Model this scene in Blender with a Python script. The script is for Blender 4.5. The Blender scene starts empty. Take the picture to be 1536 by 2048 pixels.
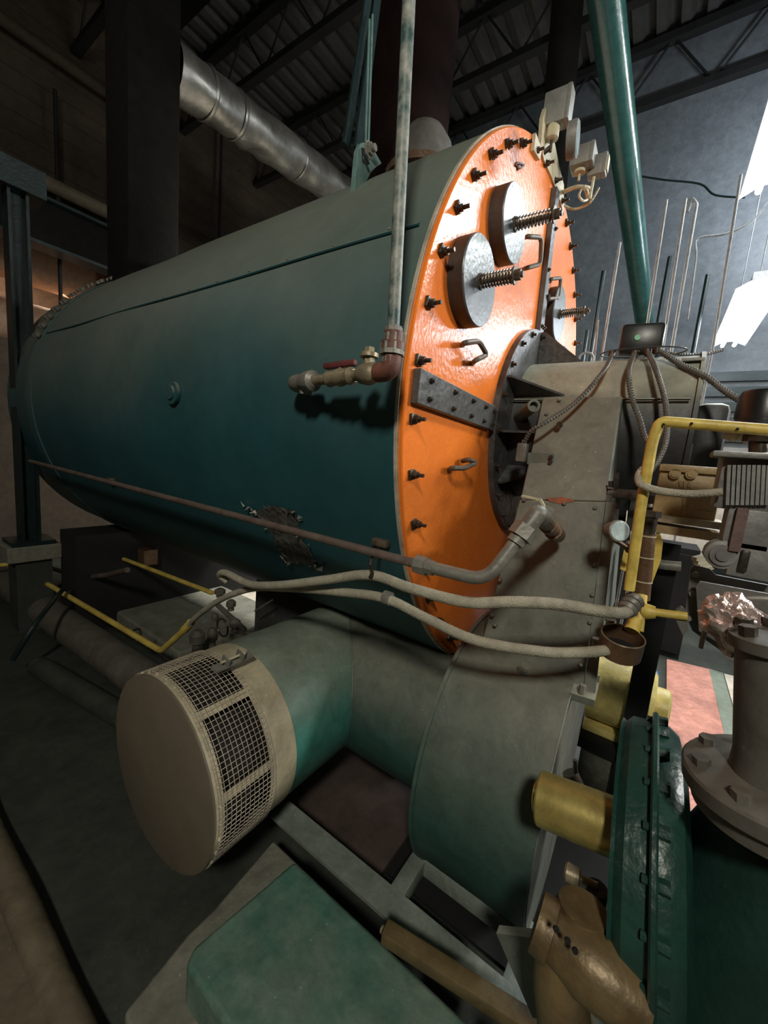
import bpy, bmesh, math, random
from mathutils import Vector, Matrix
random.seed(7)
S = bpy.context.scene
col = S.collection
PI = math.pi
A = 1.65                      # height of the boiler axis above the floor; geometry below is written relative to it
R_ = math.radians

# ------------------------------------------------------------------ camera
CAM = Vector((-1.79785, -0.53269, -0.16385))
YAW, PITCH, ROLL, FPX = R_(55.8926), R_(-8.2028), R_(5.12005), 783.67
fw = Vector((math.sin(YAW)*math.cos(PITCH), math.cos(YAW)*math.cos(PITCH), math.sin(PITCH)))
r0 = Vector((math.cos(YAW), -math.sin(YAW), 0)); u0 = r0.cross(fw)
rt = math.cos(ROLL)*r0 + math.sin(ROLL)*u0
up = -math.sin(ROLL)*r0 + math.cos(ROLL)*u0
cd = bpy.data.cameras.new('camera'); cam = bpy.data.objects.new('camera', cd); col.objects.link(cam)
cd.sensor_fit = 'VERTICAL'; cd.sensor_height = 36; cd.lens = FPX/2048*36; cd.clip_start = 0.02; cd.clip_end = 100
m = Matrix((rt, up, -fw)).transposed().to_4x4(); m.translation = CAM + Vector((0, 0, A)); cam.matrix_world = m
S.camera = cam
def ray(px, py): return rt*((px-768)/FPX) - up*((py-1024)/FPX) + fw
def hx(px, py, X): d = ray(px, py); return CAM + d*((X-CAM.x)/d.x)
def hy(px, py, Y): d = ray(px, py); return CAM + d*((Y-CAM.y)/d.y)
def hz(px, py, Z): d = ray(px, py); return CAM + d*((Z-CAM.z)/d.z)

# ------------------------------------------------------------------ light
S.view_settings.view_transform = 'Standard'; S.view_settings.look = 'None'
S.view_settings.gamma = 1; S.view_settings.use_curve_mapping = False
S.view_settings.exposure = 0.0
w = bpy.data.worlds.new('world'); S.world = w; w.use_nodes = True
w.node_tree.nodes['Background'].inputs[0].default_value = (0.6, 0.62, 0.6, 1)
w.node_tree.nodes['Background'].inputs[1].default_value = 0.03
def area(name, loc, target, sx, sy, power, color=(1, 1, 1)):
    l = bpy.data.lights.new(name, 'AREA'); l.shape = 'RECTANGLE'; l.size = sx; l.size_y = sy
    l.energy = power; l.color = color
    o = bpy.data.objects.new(name, l); col.objects.link(o)
    o.location = Vector(loc) + Vector((0, 0, A))
    d = Vector(target) - Vector(loc)
    o.rotation_euler = d.to_track_quat('-Z', 'Y').to_euler()
    return o
area('key_fluorescent_light', (1.9, -1.60, 2.08), (-0.4, 0.0, -0.1), 1.2, 0.10, 48, (0.94, 1.0, 0.97))
area('aisle_fluorescent_light', (2.9, -1.65, 1.27), (0.0, 0.0, 0.0), 0.9, 0.10, 18, (0.9, 0.95, 1.0))
area('side_aisle_light', (-3.4, -1.3, 1.7), (-0.7, 0.6, -0.5), 0.34, 0.34, 66, (1.0, 0.95, 0.82))
area('front_fill_light', (0.9, -3.5, 1.15), (-0.4, 0.0, -0.3), 1.2, 0.2, 105, (1.0, 0.99, 0.94))  # added fill without a fixture, evens out the lower door
area('far_aisle_light', (2.4, 2.2, 1.3), (1.2, 2.2, -1.6), 1.2, 0.3, 200, (1.0, 0.97, 0.9))
area('wall_wash_light', (2.7, -1.75, 2.7), (3.9, -1.5, 2.5), 0.8, 0.2, 75, (0.82, 0.9, 1.0))
area('rear_room_light', (0.4, 7.0, 1.9), (-0.6, 7.8, 0.8), 0.8, 0.8, 90, (1.0, 0.8, 0.62))
area('duct_side_light', (-2.4, 3.4, 2.7), (-0.2, 2.6, 2.2), 0.4, 0.4, 5, (1.0, 0.95, 0.88))

# ------------------------------------------------------------------ materials
def mat(name, c, c2=None, scale=6, mix=0.5, rough=0.6, rvar=0.15, metal=0.0, bump=0.15, bscale=60, dust=None, dmin=-0.1, dmax=0.9, damt=0.9, spec=0.5, emit=None, grime=0.35):
    M = bpy.data.materials.new(name); M.use_nodes = True
    nt = M.node_tree; N = nt.nodes; L = nt.links; b = N['Principled BSDF']
    b.inputs['Metallic'].default_value = metal
    b.inputs['Specular IOR Level'].default_value = spec
    if emit:
        b.inputs['Base Color'].default_value = (*c, 1)
        b.inputs['Emission Color'].default_value = (*c, 1); b.inputs['Emission Strength'].default_value = emit
        return M
    tc = N.new('ShaderNodeTexCoord')
    n1 = N.new('ShaderNodeTexNoise'); n1.inputs['Scale'].default_value = scale; n1.inputs['Detail'].default_value = 6; n1.inputs['Roughness'].default_value = 0.65
    L.new(tc.outputs['Object'], n1.inputs['Vector'])
    c2 = c2 or tuple(x*0.55 for x in c)
    rp = N.new('ShaderNodeValToRGB'); rp.color_ramp.elements[0].position = 0.5-mix*0.35; rp.color_ramp.elements[1].position = 0.5+mix*0.35
    rp.color_ramp.elements[0].color = (*c2, 1); rp.color_ramp.elements[1].color = (*c, 1)
    L.new(n1.outputs['Fac'], rp.inputs['Fac']); out = rp.outputs['Color']
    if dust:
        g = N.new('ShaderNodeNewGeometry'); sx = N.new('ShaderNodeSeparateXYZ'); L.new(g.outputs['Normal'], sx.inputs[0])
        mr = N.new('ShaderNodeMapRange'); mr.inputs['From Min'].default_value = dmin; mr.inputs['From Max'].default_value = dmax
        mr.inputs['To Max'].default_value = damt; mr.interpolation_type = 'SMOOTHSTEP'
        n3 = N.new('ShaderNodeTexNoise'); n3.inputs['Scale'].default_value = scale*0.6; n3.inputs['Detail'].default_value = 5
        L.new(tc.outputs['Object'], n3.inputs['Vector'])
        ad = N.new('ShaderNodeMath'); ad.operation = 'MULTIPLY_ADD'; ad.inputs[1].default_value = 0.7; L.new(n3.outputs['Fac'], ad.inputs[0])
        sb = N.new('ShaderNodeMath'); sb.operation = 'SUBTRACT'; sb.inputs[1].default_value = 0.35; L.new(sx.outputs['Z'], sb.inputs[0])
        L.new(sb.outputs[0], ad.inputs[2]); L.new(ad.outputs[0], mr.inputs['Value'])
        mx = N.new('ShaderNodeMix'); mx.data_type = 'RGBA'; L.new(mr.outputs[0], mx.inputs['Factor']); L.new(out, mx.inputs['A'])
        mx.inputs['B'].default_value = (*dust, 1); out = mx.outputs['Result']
    if grime:
        n4 = N.new('ShaderNodeTexNoise'); n4.inputs['Scale'].default_value = 13; n4.inputs['Detail'].default_value = 10; n4.inputs['Roughness'].default_value = 0.75; n4.inputs['Distortion'].default_value = 0.4
        L.new(tc.outputs['Object'], n4.inputs['Vector'])
        m4 = N.new('ShaderNodeMapRange'); m4.inputs['From Min'].default_value = 0.28; m4.inputs['From Max'].default_value = 0.72; m4.inputs['To Min'].default_value = 1-grime; m4.inputs['To Max'].default_value = 1+grime*0.8
        L.new(n4.outputs['Fac'], m4.inputs['Value'])
        n5 = N.new('ShaderNodeTexVoronoi'); n5.inputs['Scale'].default_value = 26; L.new(tc.outputs['Object'], n5.inputs['Vector'])
        m5 = N.new('ShaderNodeMapRange'); m5.inputs['From Min'].default_value = 0.05; m5.inputs['From Max'].default_value = 0.09; m5.inputs['To Min'].default_value = 1+grime*1.6; m5.inputs['To Max'].default_value = 1
        L.new(n5.outputs['Distance'], m5.inputs['Value'])
        mm = N.new('ShaderNodeMath'); mm.operation = 'MULTIPLY'; L.new(m4.outputs[0], mm.inputs[0]); L.new(m5.outputs[0], mm.inputs[1])
        vm = N.new('ShaderNodeVectorMath'); vm.operation = 'SCALE'; L.new(out, vm.inputs[0]); L.new(mm.outputs[0], vm.inputs['Scale']); out = vm.outputs[0]
    L.new(out, b.inputs['Base Color'])
    m2 = N.new('ShaderNodeMapRange'); m2.inputs['To Min'].default_value = max(0.05, rough-rvar); m2.inputs['To Max'].default_value = min(1, rough+rvar)
    L.new(n1.outputs['Fac'], m2.inputs['Value']); L.new(m2.outputs[0], b.inputs['Roughness'])
    if bump:
        n2 = N.new('ShaderNodeTexNoise'); n2.inputs['Scale'].default_value = bscale; n2.inputs['Detail'].default_value = 3
        L.new(tc.outputs['Object'], n2.inputs['Vector'])
        bp = N.new('ShaderNodeBump'); bp.inputs['Strength'].default_value = bump; bp.inputs['Distance'].default_value = 0.01
        L.new(n2.outputs['Fac'], bp.inputs['Height']); L.new(bp.outputs[0], b.inputs['Normal'])
    return M
M = {}
M['shell'] = mat('teal shell paint', (0.016, 0.085, 0.098), (0.013, 0.064, 0.074), 2.2, 0.6, 0.5, 0.12, bump=0.05, bscale=14, dust=(0.17, 0.19, 0.155), dmin=-0.25, dmax=0.75, damt=0.95, grime=0.12)
M['orange'] = mat('orange enamel', (0.90, 0.235, 0.03), (0.82, 0.185, 0.025), 3, 0.8, 0.27, 0.06, bump=0.14, bscale=75, grime=0.10)
M['whiteedge'] = mat('door edge bare metal', (0.55, 0.5, 0.4), (0.25, 0.2, 0.15), 8, 0.5, 0.5)
M['black'] = mat('black enamel', (0.035, 0.036, 0.036), (0.09, 0.09, 0.088), 14, 0.5, 0.42, 0.12, bump=0.3, bscale=50)
M['disc'] = mat('charcoal cover paint', (0.12, 0.135, 0.145), (0.085, 0.095, 0.10), 9, 0.7, 0.36, 0.08, bump=0.12, bscale=70)
M['discedge'] = mat('dark cover edge', (0.045, 0.035, 0.03), (0.02, 0.018, 0.016), 9, 0.5, 0.5)
M['stud'] = mat('dirty dark steel', (0.035, 0.03, 0.026), (0.09, 0.07, 0.05), 40, 0.5, 0.4, 0.1, metal=0.6)
M['rust'] = mat('brown oxidised steel', (0.16, 0.12, 0.085), (0.07, 0.05, 0.035), 30, 0.6, 0.55, metal=0.3)
M['spring'] = mat('spring steel', (0.3, 0.24, 0.18), (0.12, 0.09, 0.07), 30, 0.6, 0.4, metal=0.8)
M['duct'] = mat('dusty grey duct paint', (0.15, 0.16, 0.135), (0.11, 0.118, 0.098), 7, 0.6, 0.55, 0.1, bump=0.12, bscale=40, dust=(0.27, 0.275, 0.215), dmin=0.05, dmax=0.9)
M['blkbarrel'] = mat('black burner paint with dust and painted top light', (0.030, 0.032, 0.033), (0.022, 0.024, 0.026), 7, 0.6, 0.5, 0.1, bump=0.12, bscale=40, dust=(0.40, 0.42, 0.34), dmin=0.12, dmax=0.55)  # dust, lightened on upward faces to paint in light from above
M['primer'] = mat('orange primer scuff', (0.42, 0.13, 0.06), (0.2, 0.1, 0.06), 30, 0.5, 0.7)
M['drum'] = mat('dusty green fan paint', (0.030, 0.088, 0.072), (0.022, 0.066, 0.055), 6, 0.7, 0.55, 0.1, bump=0.15, bscale=30, dust=(0.165, 0.17, 0.135), dmin=-0.25, dmax=0.95)
M['teal'] = mat('light teal duct paint', (0.07, 0.27, 0.225), (0.05, 0.19, 0.155), 7, 0.7, 0.45, 0.1, bump=0.15, bscale=30, dust=(0.22, 0.24, 0.19), dmin=0.15, dmax=0.95)
M['beige'] = mat('beige intake paint', (0.47, 0.41, 0.28), (0.38, 0.33, 0.22), 9, 0.7, 0.55, 0.1, bump=0.15, bscale=40)
M['cap'] = mat('tan cap paint', (0.15, 0.125, 0.09), (0.12, 0.098, 0.07), 3, 0.8, 0.6, 0.1, bump=0.06, grime=0.08)
M['wire'] = mat('beige wire', (0.5, 0.44, 0.34), (0.3, 0.25, 0.19), 30, 0.5, 0.5)
M['dark'] = mat('sooty black', (0.008, 0.008, 0.008), (0.004, 0.004, 0.004), 5, 0.5, 0.85, 0.05, bump=0.0)
M['filter'] = mat('dark intake interior', (0.02, 0.016, 0.012), (0.008, 0.007, 0.006), 15, 0.5, 0.9)
M['hose'] = mat('grey braided hose', (0.46, 0.43, 0.33), (0.32, 0.295, 0.225), 20, 0.6, 0.75, 0.08, bump=0.5, bscale=260)
M['galv'] = mat('dusty galvanised pipe', (0.27, 0.26, 0.22), (0.17, 0.16, 0.14), 16, 0.6, 0.5, 0.1, metal=0.25)
M['conduit'] = mat('rusty conduit', (0.17, 0.13, 0.11), (0.1, 0.07, 0.055), 12, 0.7, 0.6, 0.1, metal=0.2)
M['brass'] = mat('dusty brass valve', (0.42, 0.36, 0.24), (0.25, 0.2, 0.13), 25, 0.6, 0.45, 0.1, metal=0.45)
M['bronze'] = mat('tan painted bronze', (0.24, 0.17, 0.08), (0.09, 0.06, 0.03), 9, 0.7, 0.42, 0.1, metal=0.3)
M['red'] = mat('dull red rubber', (0.14, 0.03, 0.03), (0.09, 0.02, 0.02), 20, 0.5, 0.6)
M['redpipe'] = mat('oxide red fitting', (0.16, 0.06, 0.04), (0.1, 0.04, 0.03), 20, 0.5, 0.6)
M['gold'] = mat('gold painted steel', (0.62, 0.50, 0.17), (0.42, 0.33, 0.1), 10, 0.7, 0.33, 0.06, metal=0.55, bump=0.04)
M['motor'] = mat('yellow motor paint', (0.66, 0.55, 0.2), (0.5, 0.4, 0.13), 8, 0.7, 0.4, 0.08)
M['yellow'] = mat('safety yellow pipe', (0.72, 0.56, 0.13), (0.55, 0.4, 0.08), 14, 0.7, 0.45, 0.08)
M['tan'] = mat('tan actuator paint', (0.34, 0.25, 0.12), (0.26, 0.18, 0.085), 12, 0.7, 0.45, 0.08)
M['greyal'] = mat('grey cast aluminium', (0.24, 0.24, 0.23), (0.17, 0.165, 0.16), 14, 0.6, 0.5, 0.08, metal=0.2)
M['greypl'] = mat('grey painted plate', (0.15, 0.145, 0.13), (0.11, 0.105, 0.095), 10, 0.6, 0.5, 0.08)
M['taupe'] = mat('dusty taupe pipe paint', (0.125, 0.115, 0.095), (0.09, 0.082, 0.068), 6, 0.6, 0.6, 0.08, bump=0.08)
M['pump'] = mat('green pump paint', (0.018, 0.066, 0.050), (0.010, 0.040, 0.032), 10, 0.7, 0.36, 0.08, bump=0.25, bscale=50)
M['pumpdk'] = mat('dark green casting', (0.012, 0.045, 0.036), (0.008, 0.03, 0.025), 6, 0.7, 0.5, 0.08)
M['foil'] = mat('crumpled foil', (0.85, 0.74, 0.69), (0.6, 0.42, 0.37), 30, 0.7, 0.3, 0.1, metal=0.7, bump=0.6, bscale=50)
M['bracket'] = mat('pale teal bracket paint', (0.14, 0.24, 0.22), (0.10, 0.18, 0.165), 15, 0.6, 0.45, 0.1)
M['steelg'] = mat('dark green steel', (0.009, 0.024, 0.024), (0.006, 0.015, 0.016), 8, 0.6, 0.4, 0.1)
M['tealpipe'] = mat('glossy teal pipe paint', (0.025, 0.085, 0.078), (0.016, 0.06, 0.055), 8, 0.7, 0.24, 0.08, bump=0.08)
M['silver'] = mat('aluminium jacket', (0.5, 0.48, 0.44), (0.3, 0.28, 0.25), 5, 0.7, 0.36, 0.08, metal=0.75, bump=0.5, bscale=9)
M['stack'] = mat('sooty stack', (0.012, 0.011, 0.009), (0.007, 0.0065, 0.0055), 5, 0.7, 0.85, spec=0.1)
M['redstack'] = mat('dark red stack paint', (0.014, 0.006, 0.005), (0.008, 0.004, 0.003), 5, 0.7, 0.85, spec=0.1)
M['joist'] = mat('black joist steel', (0.008, 0.008, 0.008), (0.005, 0.005, 0.005), 6, 0.5, 0.7)
M['deck'] = mat('grey roof deck', (0.06, 0.058, 0.055), (0.04, 0.038, 0.036), 3, 0.7, 0.6)
M['block'] = mat('sooty brown wall', (0.07, 0.05, 0.032), (0.035, 0.025, 0.016), 3, 0.8, 0.85, 0.05, bump=0.3, bscale=20)
M['bluewall'] = mat('blue-grey wall paint', (0.13, 0.145, 0.155), (0.10, 0.113, 0.122), 2, 0.8, 0.5, 0.1, bump=0.1, bscale=10)
M['floor'] = mat('grimy green-black floor', (0.055, 0.062, 0.05), (0.028, 0.032, 0.026), 3, 0.8, 0.6, 0.15, bump=0.3, bscale=30)
M['whitefloor'] = mat('pale painted floor', (0.62, 0.56, 0.47), (0.5, 0.44, 0.36), 4, 0.8, 0.5)
M['pinkfloor'] = mat('wet salmon floor paint', (0.72, 0.34, 0.26), (0.40, 0.19, 0.16), 5, 0.9, 0.2, 0.1, bump=0.8, bscale=30)
M['redstrip'] = mat('faded red casting', (0.17, 0.10, 0.09), (0.12, 0.08, 0.07), 20, 0.6, 0.55)
M['brownslab'] = mat('brown concrete', (0.17, 0.14, 0.09), (0.10, 0.08, 0.05), 5, 0.8, 0.8, 0.08, bump=0.3, bscale=30)
M['conc'] = mat('dusty concrete', (0.24, 0.24, 0.19), (0.13, 0.13, 0.10), 7, 0.9, 0.8, 0.08, bump=0.5, bscale=30)
M['plinth'] = mat('green plinth paint', (0.20, 0.25, 0.20), (0.045, 0.15, 0.115), 4.5, 0.6, 0.42, 0.1, bump=0.35, bscale=35)
M['skid'] = mat('dusty green channel', (0.25, 0.28, 0.24), (0.15, 0.18, 0.155), 8, 0.7, 0.55, 0.1, bump=0.2)
M['wood'] = mat('varnished wooden bar', (0.17, 0.125, 0.055), (0.10, 0.07, 0.03), 10, 0.6, 0.5)
M['tube'] = mat('lit fluorescent tube', (0.86, 0.93, 1.0), emit=22)
M['refl'] = mat('white fixture enamel', (0.75, 0.77, 0.8), (0.7, 0.72, 0.75), 6, 0.5, 0.3, 0.05, bump=0)
M['insul'] = mat('exposed black insulation', (0.13, 0.125, 0.115), (0.016, 0.015, 0.015), 28, 0.6, 0.5, 0.2, bump=1.0, bscale=40)
M['shard'] = mat('torn sheet edge', (0.6, 0.58, 0.5), (0.15, 0.14, 0.12), 30, 0.4, 0.35)
M['ctrl'] = mat('grey control enclosure', (0.26, 0.26, 0.24), (0.2, 0.2, 0.185), 15, 0.6, 0.5, 0.1)
M['cream'] = mat('cream bracket paint', (0.55, 0.49, 0.33), (0.42, 0.37, 0.25), 15, 0.6, 0.5)
M['glass'] = mat('pale gauge glass', (0.5, 0.6, 0.62), (0.45, 0.55, 0.57), 5, 0.5, 0.12, 0.03, bump=0)
M['white'] = mat('white label', (0.75, 0.75, 0.68), (0.6, 0.6, 0.55), 20, 0.5, 0.5, bump=0)
M['greendot'] = mat('green sticker', (0.10, 0.55, 0.28), (0.08, 0.45, 0.22), 20, 0.5, 0.4, bump=0)
M['blue'] = mat('blue motor paint', (0.08, 0.2, 0.42), (0.06, 0.15, 0.33), 10, 0.6, 0.4)
M['copper'] = mat('brown fitting', (0.17, 0.10, 0.055), (0.10, 0.055, 0.03), 15, 0.6, 0.45, metal=0.3)
M['flex'] = mat('dark flexible conduit', (0.13, 0.13, 0.115), (0.08, 0.08, 0.07), 15, 0.5, 0.42)
M['riser'] = mat('peeling riser paint', (0.30, 0.30, 0.26), (0.03, 0.07, 0.065), 22, 0.35, 0.5, 0.1)
M['blackbox'] = mat('smooth black plastic', (0.014, 0.016, 0.016), (0.010, 0.011, 0.011), 10, 0.5, 0.35, 0.05, bump=0.02)
M['mauve'] = mat('oily brown floor', (0.10, 0.072, 0.062), (0.06, 0.043, 0.038), 4, 0.7, 0.6)
M['rod'] = mat('galvanised rod', (0.34, 0.37, 0.37), (0.2, 0.22, 0.22), 30, 0.5, 0.5)
M['tank'] = mat('pale brown lagging', (0.42, 0.27, 0.17), (0.33, 0.2, 0.13), 4, 0.6, 0.6)

# ------------------------------------------------------------------ mesh helpers
def frame_of(d):
    d = d.normalized(); a = Vector((0, 0, 1)) if abs(d.z) < 0.9 else Vector((1, 0, 0))
    x = d.cross(a).normalized(); return x, x.cross(d).normalized(), d
def V(*a): return Vector(a)
class MB:
    def __init__(s): s.bm = bmesh.new()
    def ringloop(s, c, x, y, r, n, ph=0): return [s.bm.verts.new(c + x*(r*math.cos(ph+2*PI*k/n)) + y*(r*math.sin(ph+2*PI*k/n))) for k in range(n)]
    def bridge(s, a, b):
        n = len(a)
        for k in range(n): s.bm.faces.new((a[k], a[(k+1) % n], b[(k+1) % n], b[k]))
    def lathe(s, o, ax, prof, n=24, cap=True, ph=0):
        o = Vector(o); x, y, d = frame_of(Vector(ax)); L = [s.ringloop(o+d*t, x, y, max(r, 1e-4), n, ph) for t, r in prof]
        for a, b in zip(L, L[1:]): s.bridge(a, b)
        if cap: s.bm.faces.new(L[0][::-1]); s.bm.faces.new(L[-1])
        return s
    def cyl(s, p, q, r, r2=None, n=20, cap=True, ph=0):
        p = Vector(p); q = Vector(q); return s.lathe(p, q-p, [(0, r), ((q-p).length, r if r2 is None else r2)], n, cap, ph)
    def box(s, c, size, axes=None, bev=0):
        c = Vector(c); X, Y, Z = axes or (V(1, 0, 0), V(0, 1, 0), V(0, 0, 1)); h = [v/2 for v in size]; vs = []
        for i in (-1, 1):
            for j in (-1, 1):
                for k in (-1, 1): vs.append(s.bm.verts.new(c + X*(i*h[0]) + Y*(j*h[1]) + Z*(k*h[2])))
        fs = [s.bm.faces.new([vs[t] for t in f]) for f in ((0, 1, 3, 2), (4, 6, 7, 5), (0, 4, 5, 1), (2, 3, 7, 6), (0, 2, 6, 4), (1, 5, 7, 3))]
        if bev:
            es = list({e for f in fs for e in f.edges}); bmesh.ops.bevel(s.bm, geom=es, offset=bev, segments=2, affect='EDGES', profile=0.5)
        return s
    def beam(s, p, q, w, h, upv=(0, 0, 1), bev=0):
        p = Vector(p); q = Vector(q); d = (q-p); Y = d.normalized(); X = Y.cross(Vector(upv)).normalized(); Z = X.cross(Y)
        return s.box((p+q)/2, (w, d.length, h), (X, Y, Z), bev)
    def prism(s, pts, off):
        off = Vector(off); a = [s.bm.verts.new(Vector(p)) for p in pts]; b = [s.bm.verts.new(Vector(p)+off) for p in pts]
        s.bm.faces.new(a[::-1]); s.bm.faces.new(b); s.bridge(a, b); return s
    def tube(s, pts, r, n=10, cap=True, smooth=0, closed=False, rf=None):
        P = [Vector(p) for p in pts]
        if smooth:
            Q = []
            for i in range(len(P)-1):
                p0, p1, p2, p3 = P[max(i-1, 0)], P[i], P[i+1], P[min(i+2, len(P)-1)]
                for k in range(smooth):
                    t = k/smooth
                    Q.append(0.5*((2*p1)+(p2-p0)*t+(2*p0-5*p1+4*p2-p3)*t*t+(3*p1-p0-3*p2+p3)*t**3))
            Q.append(P[-1]); P = Q
        m = len(P); T = [(P[min(i+1, m-1)]-P[max(i-1, 0)]).normalized() for i in range(m)]
        x, y, _ = frame_of(T[0]); L = []
        for i in range(m):
            x = (x - T[i]*x.dot(T[i])).normalized(); y = T[i].cross(x)
            rr = rf(i) if rf else r
            L.append(s.ringloop(P[i], x, y, rr, n))
        for a, b in zip(L, L[1:]): s.bridge(a, b)
        if closed: s.bridge(L[-1], L[0])
        elif cap: s.bm.faces.new(L[0][::-1]); s.bm.faces.new(L[-1])
        return s
    def elbowpath(s, pts, r, bend=0.06, n=14):
        return s.tube(bends(pts, bend), r, n)
    def torus(s, c, ax, R, r, n=32, k=8, scale=(1, 1)):
        x, y, d = frame_of(Vector(ax)); c = Vector(c)
        return s.tube([c + x*(R*scale[0]*math.cos(2*PI*i/n)) + y*(R*scale[1]*math.sin(2*PI*i/n)) for i in range(n)], r, k, closed=True)
    def helix(s, p, q, R, turns, r):
        p = Vector(p); q = Vector(q); x, y, d = frame_of(q-p); L = (q-p).length; n = int(turns*12)
        return s.tube([p + d*(L*i/n) + x*(R*math.cos(2*PI*turns*i/n)) + y*(R*math.sin(2*PI*turns*i/n)) for i in range(n+1)], r, 6)
    def build(s, name, mt, parent=None, label=None, loc=None, kind=None, cat=None, group=None, bev=0, sharp=0.6):
        o0 = ORIG[parent.name] if parent else Vector(loc if loc is not None else (0, 0, 0))
        bmesh.ops.recalc_face_normals(s.bm, faces=s.bm.faces)
        for v in s.bm.verts: v.co -= o0
        for f in s.bm.faces: f.smooth = True
        me = bpy.data.meshes.new(name); s.bm.to_mesh(me); s.bm.free(); me.materials.append(M[mt] if isinstance(mt, str) else mt)
        me.set_sharp_from_angle(angle=sharp)
        o = bpy.data.objects.new(name, me); col.objects.link(o)
        if parent: o.parent = parent
        else: o.location = o0 + Vector((0, 0, A))
        ORIG[o.name] = o0
        if bev:
            b = o.modifiers.new('bevel', 'BEVEL'); b.width = bev; b.segments = 2; b.limit_method = 'ANGLE'; b.angle_limit = 0.7; b.harden_normals = True
        tag(o, label, cat, group, kind)
        return o
ORIG = {}
def tag(o, label=None, cat=None, group=None, kind=None):
    if label: o['label'] = label
    if cat: o['category'] = cat
    if group: o['group'] = group
    if kind: o['kind'] = kind
    return o
def thing(name, loc, label, cat, group=None):
    o = bpy.data.objects.new(name, None); o.empty_display_size = 0.05; col.objects.link(o)
    o.location = Vector(loc) + Vector((0, 0, A)); ORIG[o.name] = Vector(loc)
    return tag(o, label, cat, group)
def bends(pts, bend=0.06, k=6):
    P = [Vector(p) for p in pts]; out = [P[0]]
    for i in range(1, len(P)-1):
        a = (P[i-1]-P[i]); b = (P[i+1]-P[i]); t = min(bend, a.length*0.45, b.length*0.45)
        p0 = P[i]+a.normalized()*t; p1 = P[i]+b.normalized()*t
        for j in range(k+1):
            u = j/k; out.append(p0*(1-u)**2 + P[i]*2*u*(1-u) + p1*u*u)
    out.append(P[-1]); return out
def resample(P, step):
    P = [Vector(p) for p in P]; out = [P[0]]; acc = 0
    for a, b in zip(P, P[1:]):
        L = (b-a).length; t = step-acc
        while t < L: out.append(a+(b-a)*(t/L)); t += step
        acc = (acc+L) % step if L else acc
    return out
def catmull(P, k=12):
    P = [Vector(p) for p in P]; Q = []
    for i in range(len(P)-1):
        p0, p1, p2, p3 = P[max(i-1, 0)], P[i], P[i+1], P[min(i+2, len(P)-1)]
        for j in range(k):
            t = j/k; Q.append(0.5*((2*p1)+(p2-p0)*t+(2*p0-5*p1+4*p2-p3)*t*t+(3*p1-p0-3*p2+p3)*t**3))
    Q.append(P[-1]); return Q
def corr(mb, P, r, step=0.005):
    Q = resample(P, step); return mb.tube(Q, r, 10, rf=lambda i: r if i % 2 else r*0.72)
def struct(name, mb, mt, **k): return mb.build(name, mt, kind='structure', **k)
def pol(r, deg, y=0): return V(r*math.cos(R_(deg)), y, r*math.sin(R_(deg)))   # on the boiler front, angle from +X

# ================================================================== SETTING
FZ = -1.65
struct('floor', MB().box((2.0, 2.5, FZ-0.1), (14, 16, 0.2)), 'floor')
CZ = 4.7
mb = MB()
mb.box((2.0, 2.5, CZ+0.13), (14, 16, 0.1))
y = -5.4
while y < 10:
    mb.prism([(-5, y, CZ+0.08), (-5, y+0.03, CZ), (-5, y+0.12, CZ), (-5, y+0.15, CZ+0.08)], (14, 0, 0)); y += 0.22
struct('ceiling', mb, 'deck')
# rear block wall with courses of blocks, with an opening at its foot
mb = MB()
WY = 5.6
def wallblk(x0, x1, z0, z1):
    mb.box(((x0+x1)/2, WY+0.15, (z0+z1)/2), (x1-x0, 0.3, z1-z0))
wallblk(-5, 9, 2.05, CZ+0.1); wallblk(1.0, 9, FZ, 2.05); wallblk(-5, -2.6, FZ, 2.05); wallblk(-2.6, 1.0, FZ, 0.75)
for k in range(14):
    z = 2.15+k*0.2
    if z < CZ-0.1: mb.box((2, WY-0.004, z), (14, 0.012, 0.172))
struct('wall_rear', mb, 'block')
struct('wall_right', MB().box((4.0, 2.4, (CZ+FZ)/2), (0.2, 16, CZ-FZ)), 'bluewall')
mb = MB()
for k in range(16): mb.box((3.88, 2.4, -1.4+k*0.16), (0.04, 16, 0.1))
struct('trim_1', mb, 'steelg')
struct('wall_left', MB().box((-4.9, 2.4, (CZ+FZ)/2), (0.2, 16, CZ-FZ)), 'block')
struct('wall_front', MB().box((0.2, -4.8, (CZ+FZ)/2), (10.4, 0.2, CZ-FZ)), 'bluewall')
struct('wall_back', MB().box((0, 9.6, (CZ+FZ)/2), (11, 0.2, CZ-FZ)), 'tank')
# pale floor of the lit aisle beyond the boiler
struct('trim_2', MB().box((2.05, 1.85, FZ+0.006), (3.7, 3.9, 0.02)), 'whitefloor')
# salmon strip and green strip of floor beside the pumps
a = [hz(1334, 1318, FZ+0.03), hz(1420, 1338, FZ+0.03), hz(1520, 1655, FZ+0.03), hz(1330, 1700, FZ+0.03)]
struct('trim_3', MB().prism(a, (0, 0, -0.02)), 'pinkfloor')
a = [hz(1418, 1337, FZ+0.032), hz(1446, 1346, FZ+0.032), hz(1530, 1640, FZ+0.032), hz(1490, 1640, FZ+0.032)]
struct('trim_4', MB().prism(a, (0, 0, -0.02)), 'teal')
struct('trim_12', MB().prism([hz(1448, 1347, FZ+0.03), hz(1500, 1360, FZ+0.03), hz(1560, 1640, FZ+0.03), hz(1532, 1640, FZ+0.03)], (0, 0, -0.02)), 'whitefloor')
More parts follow.
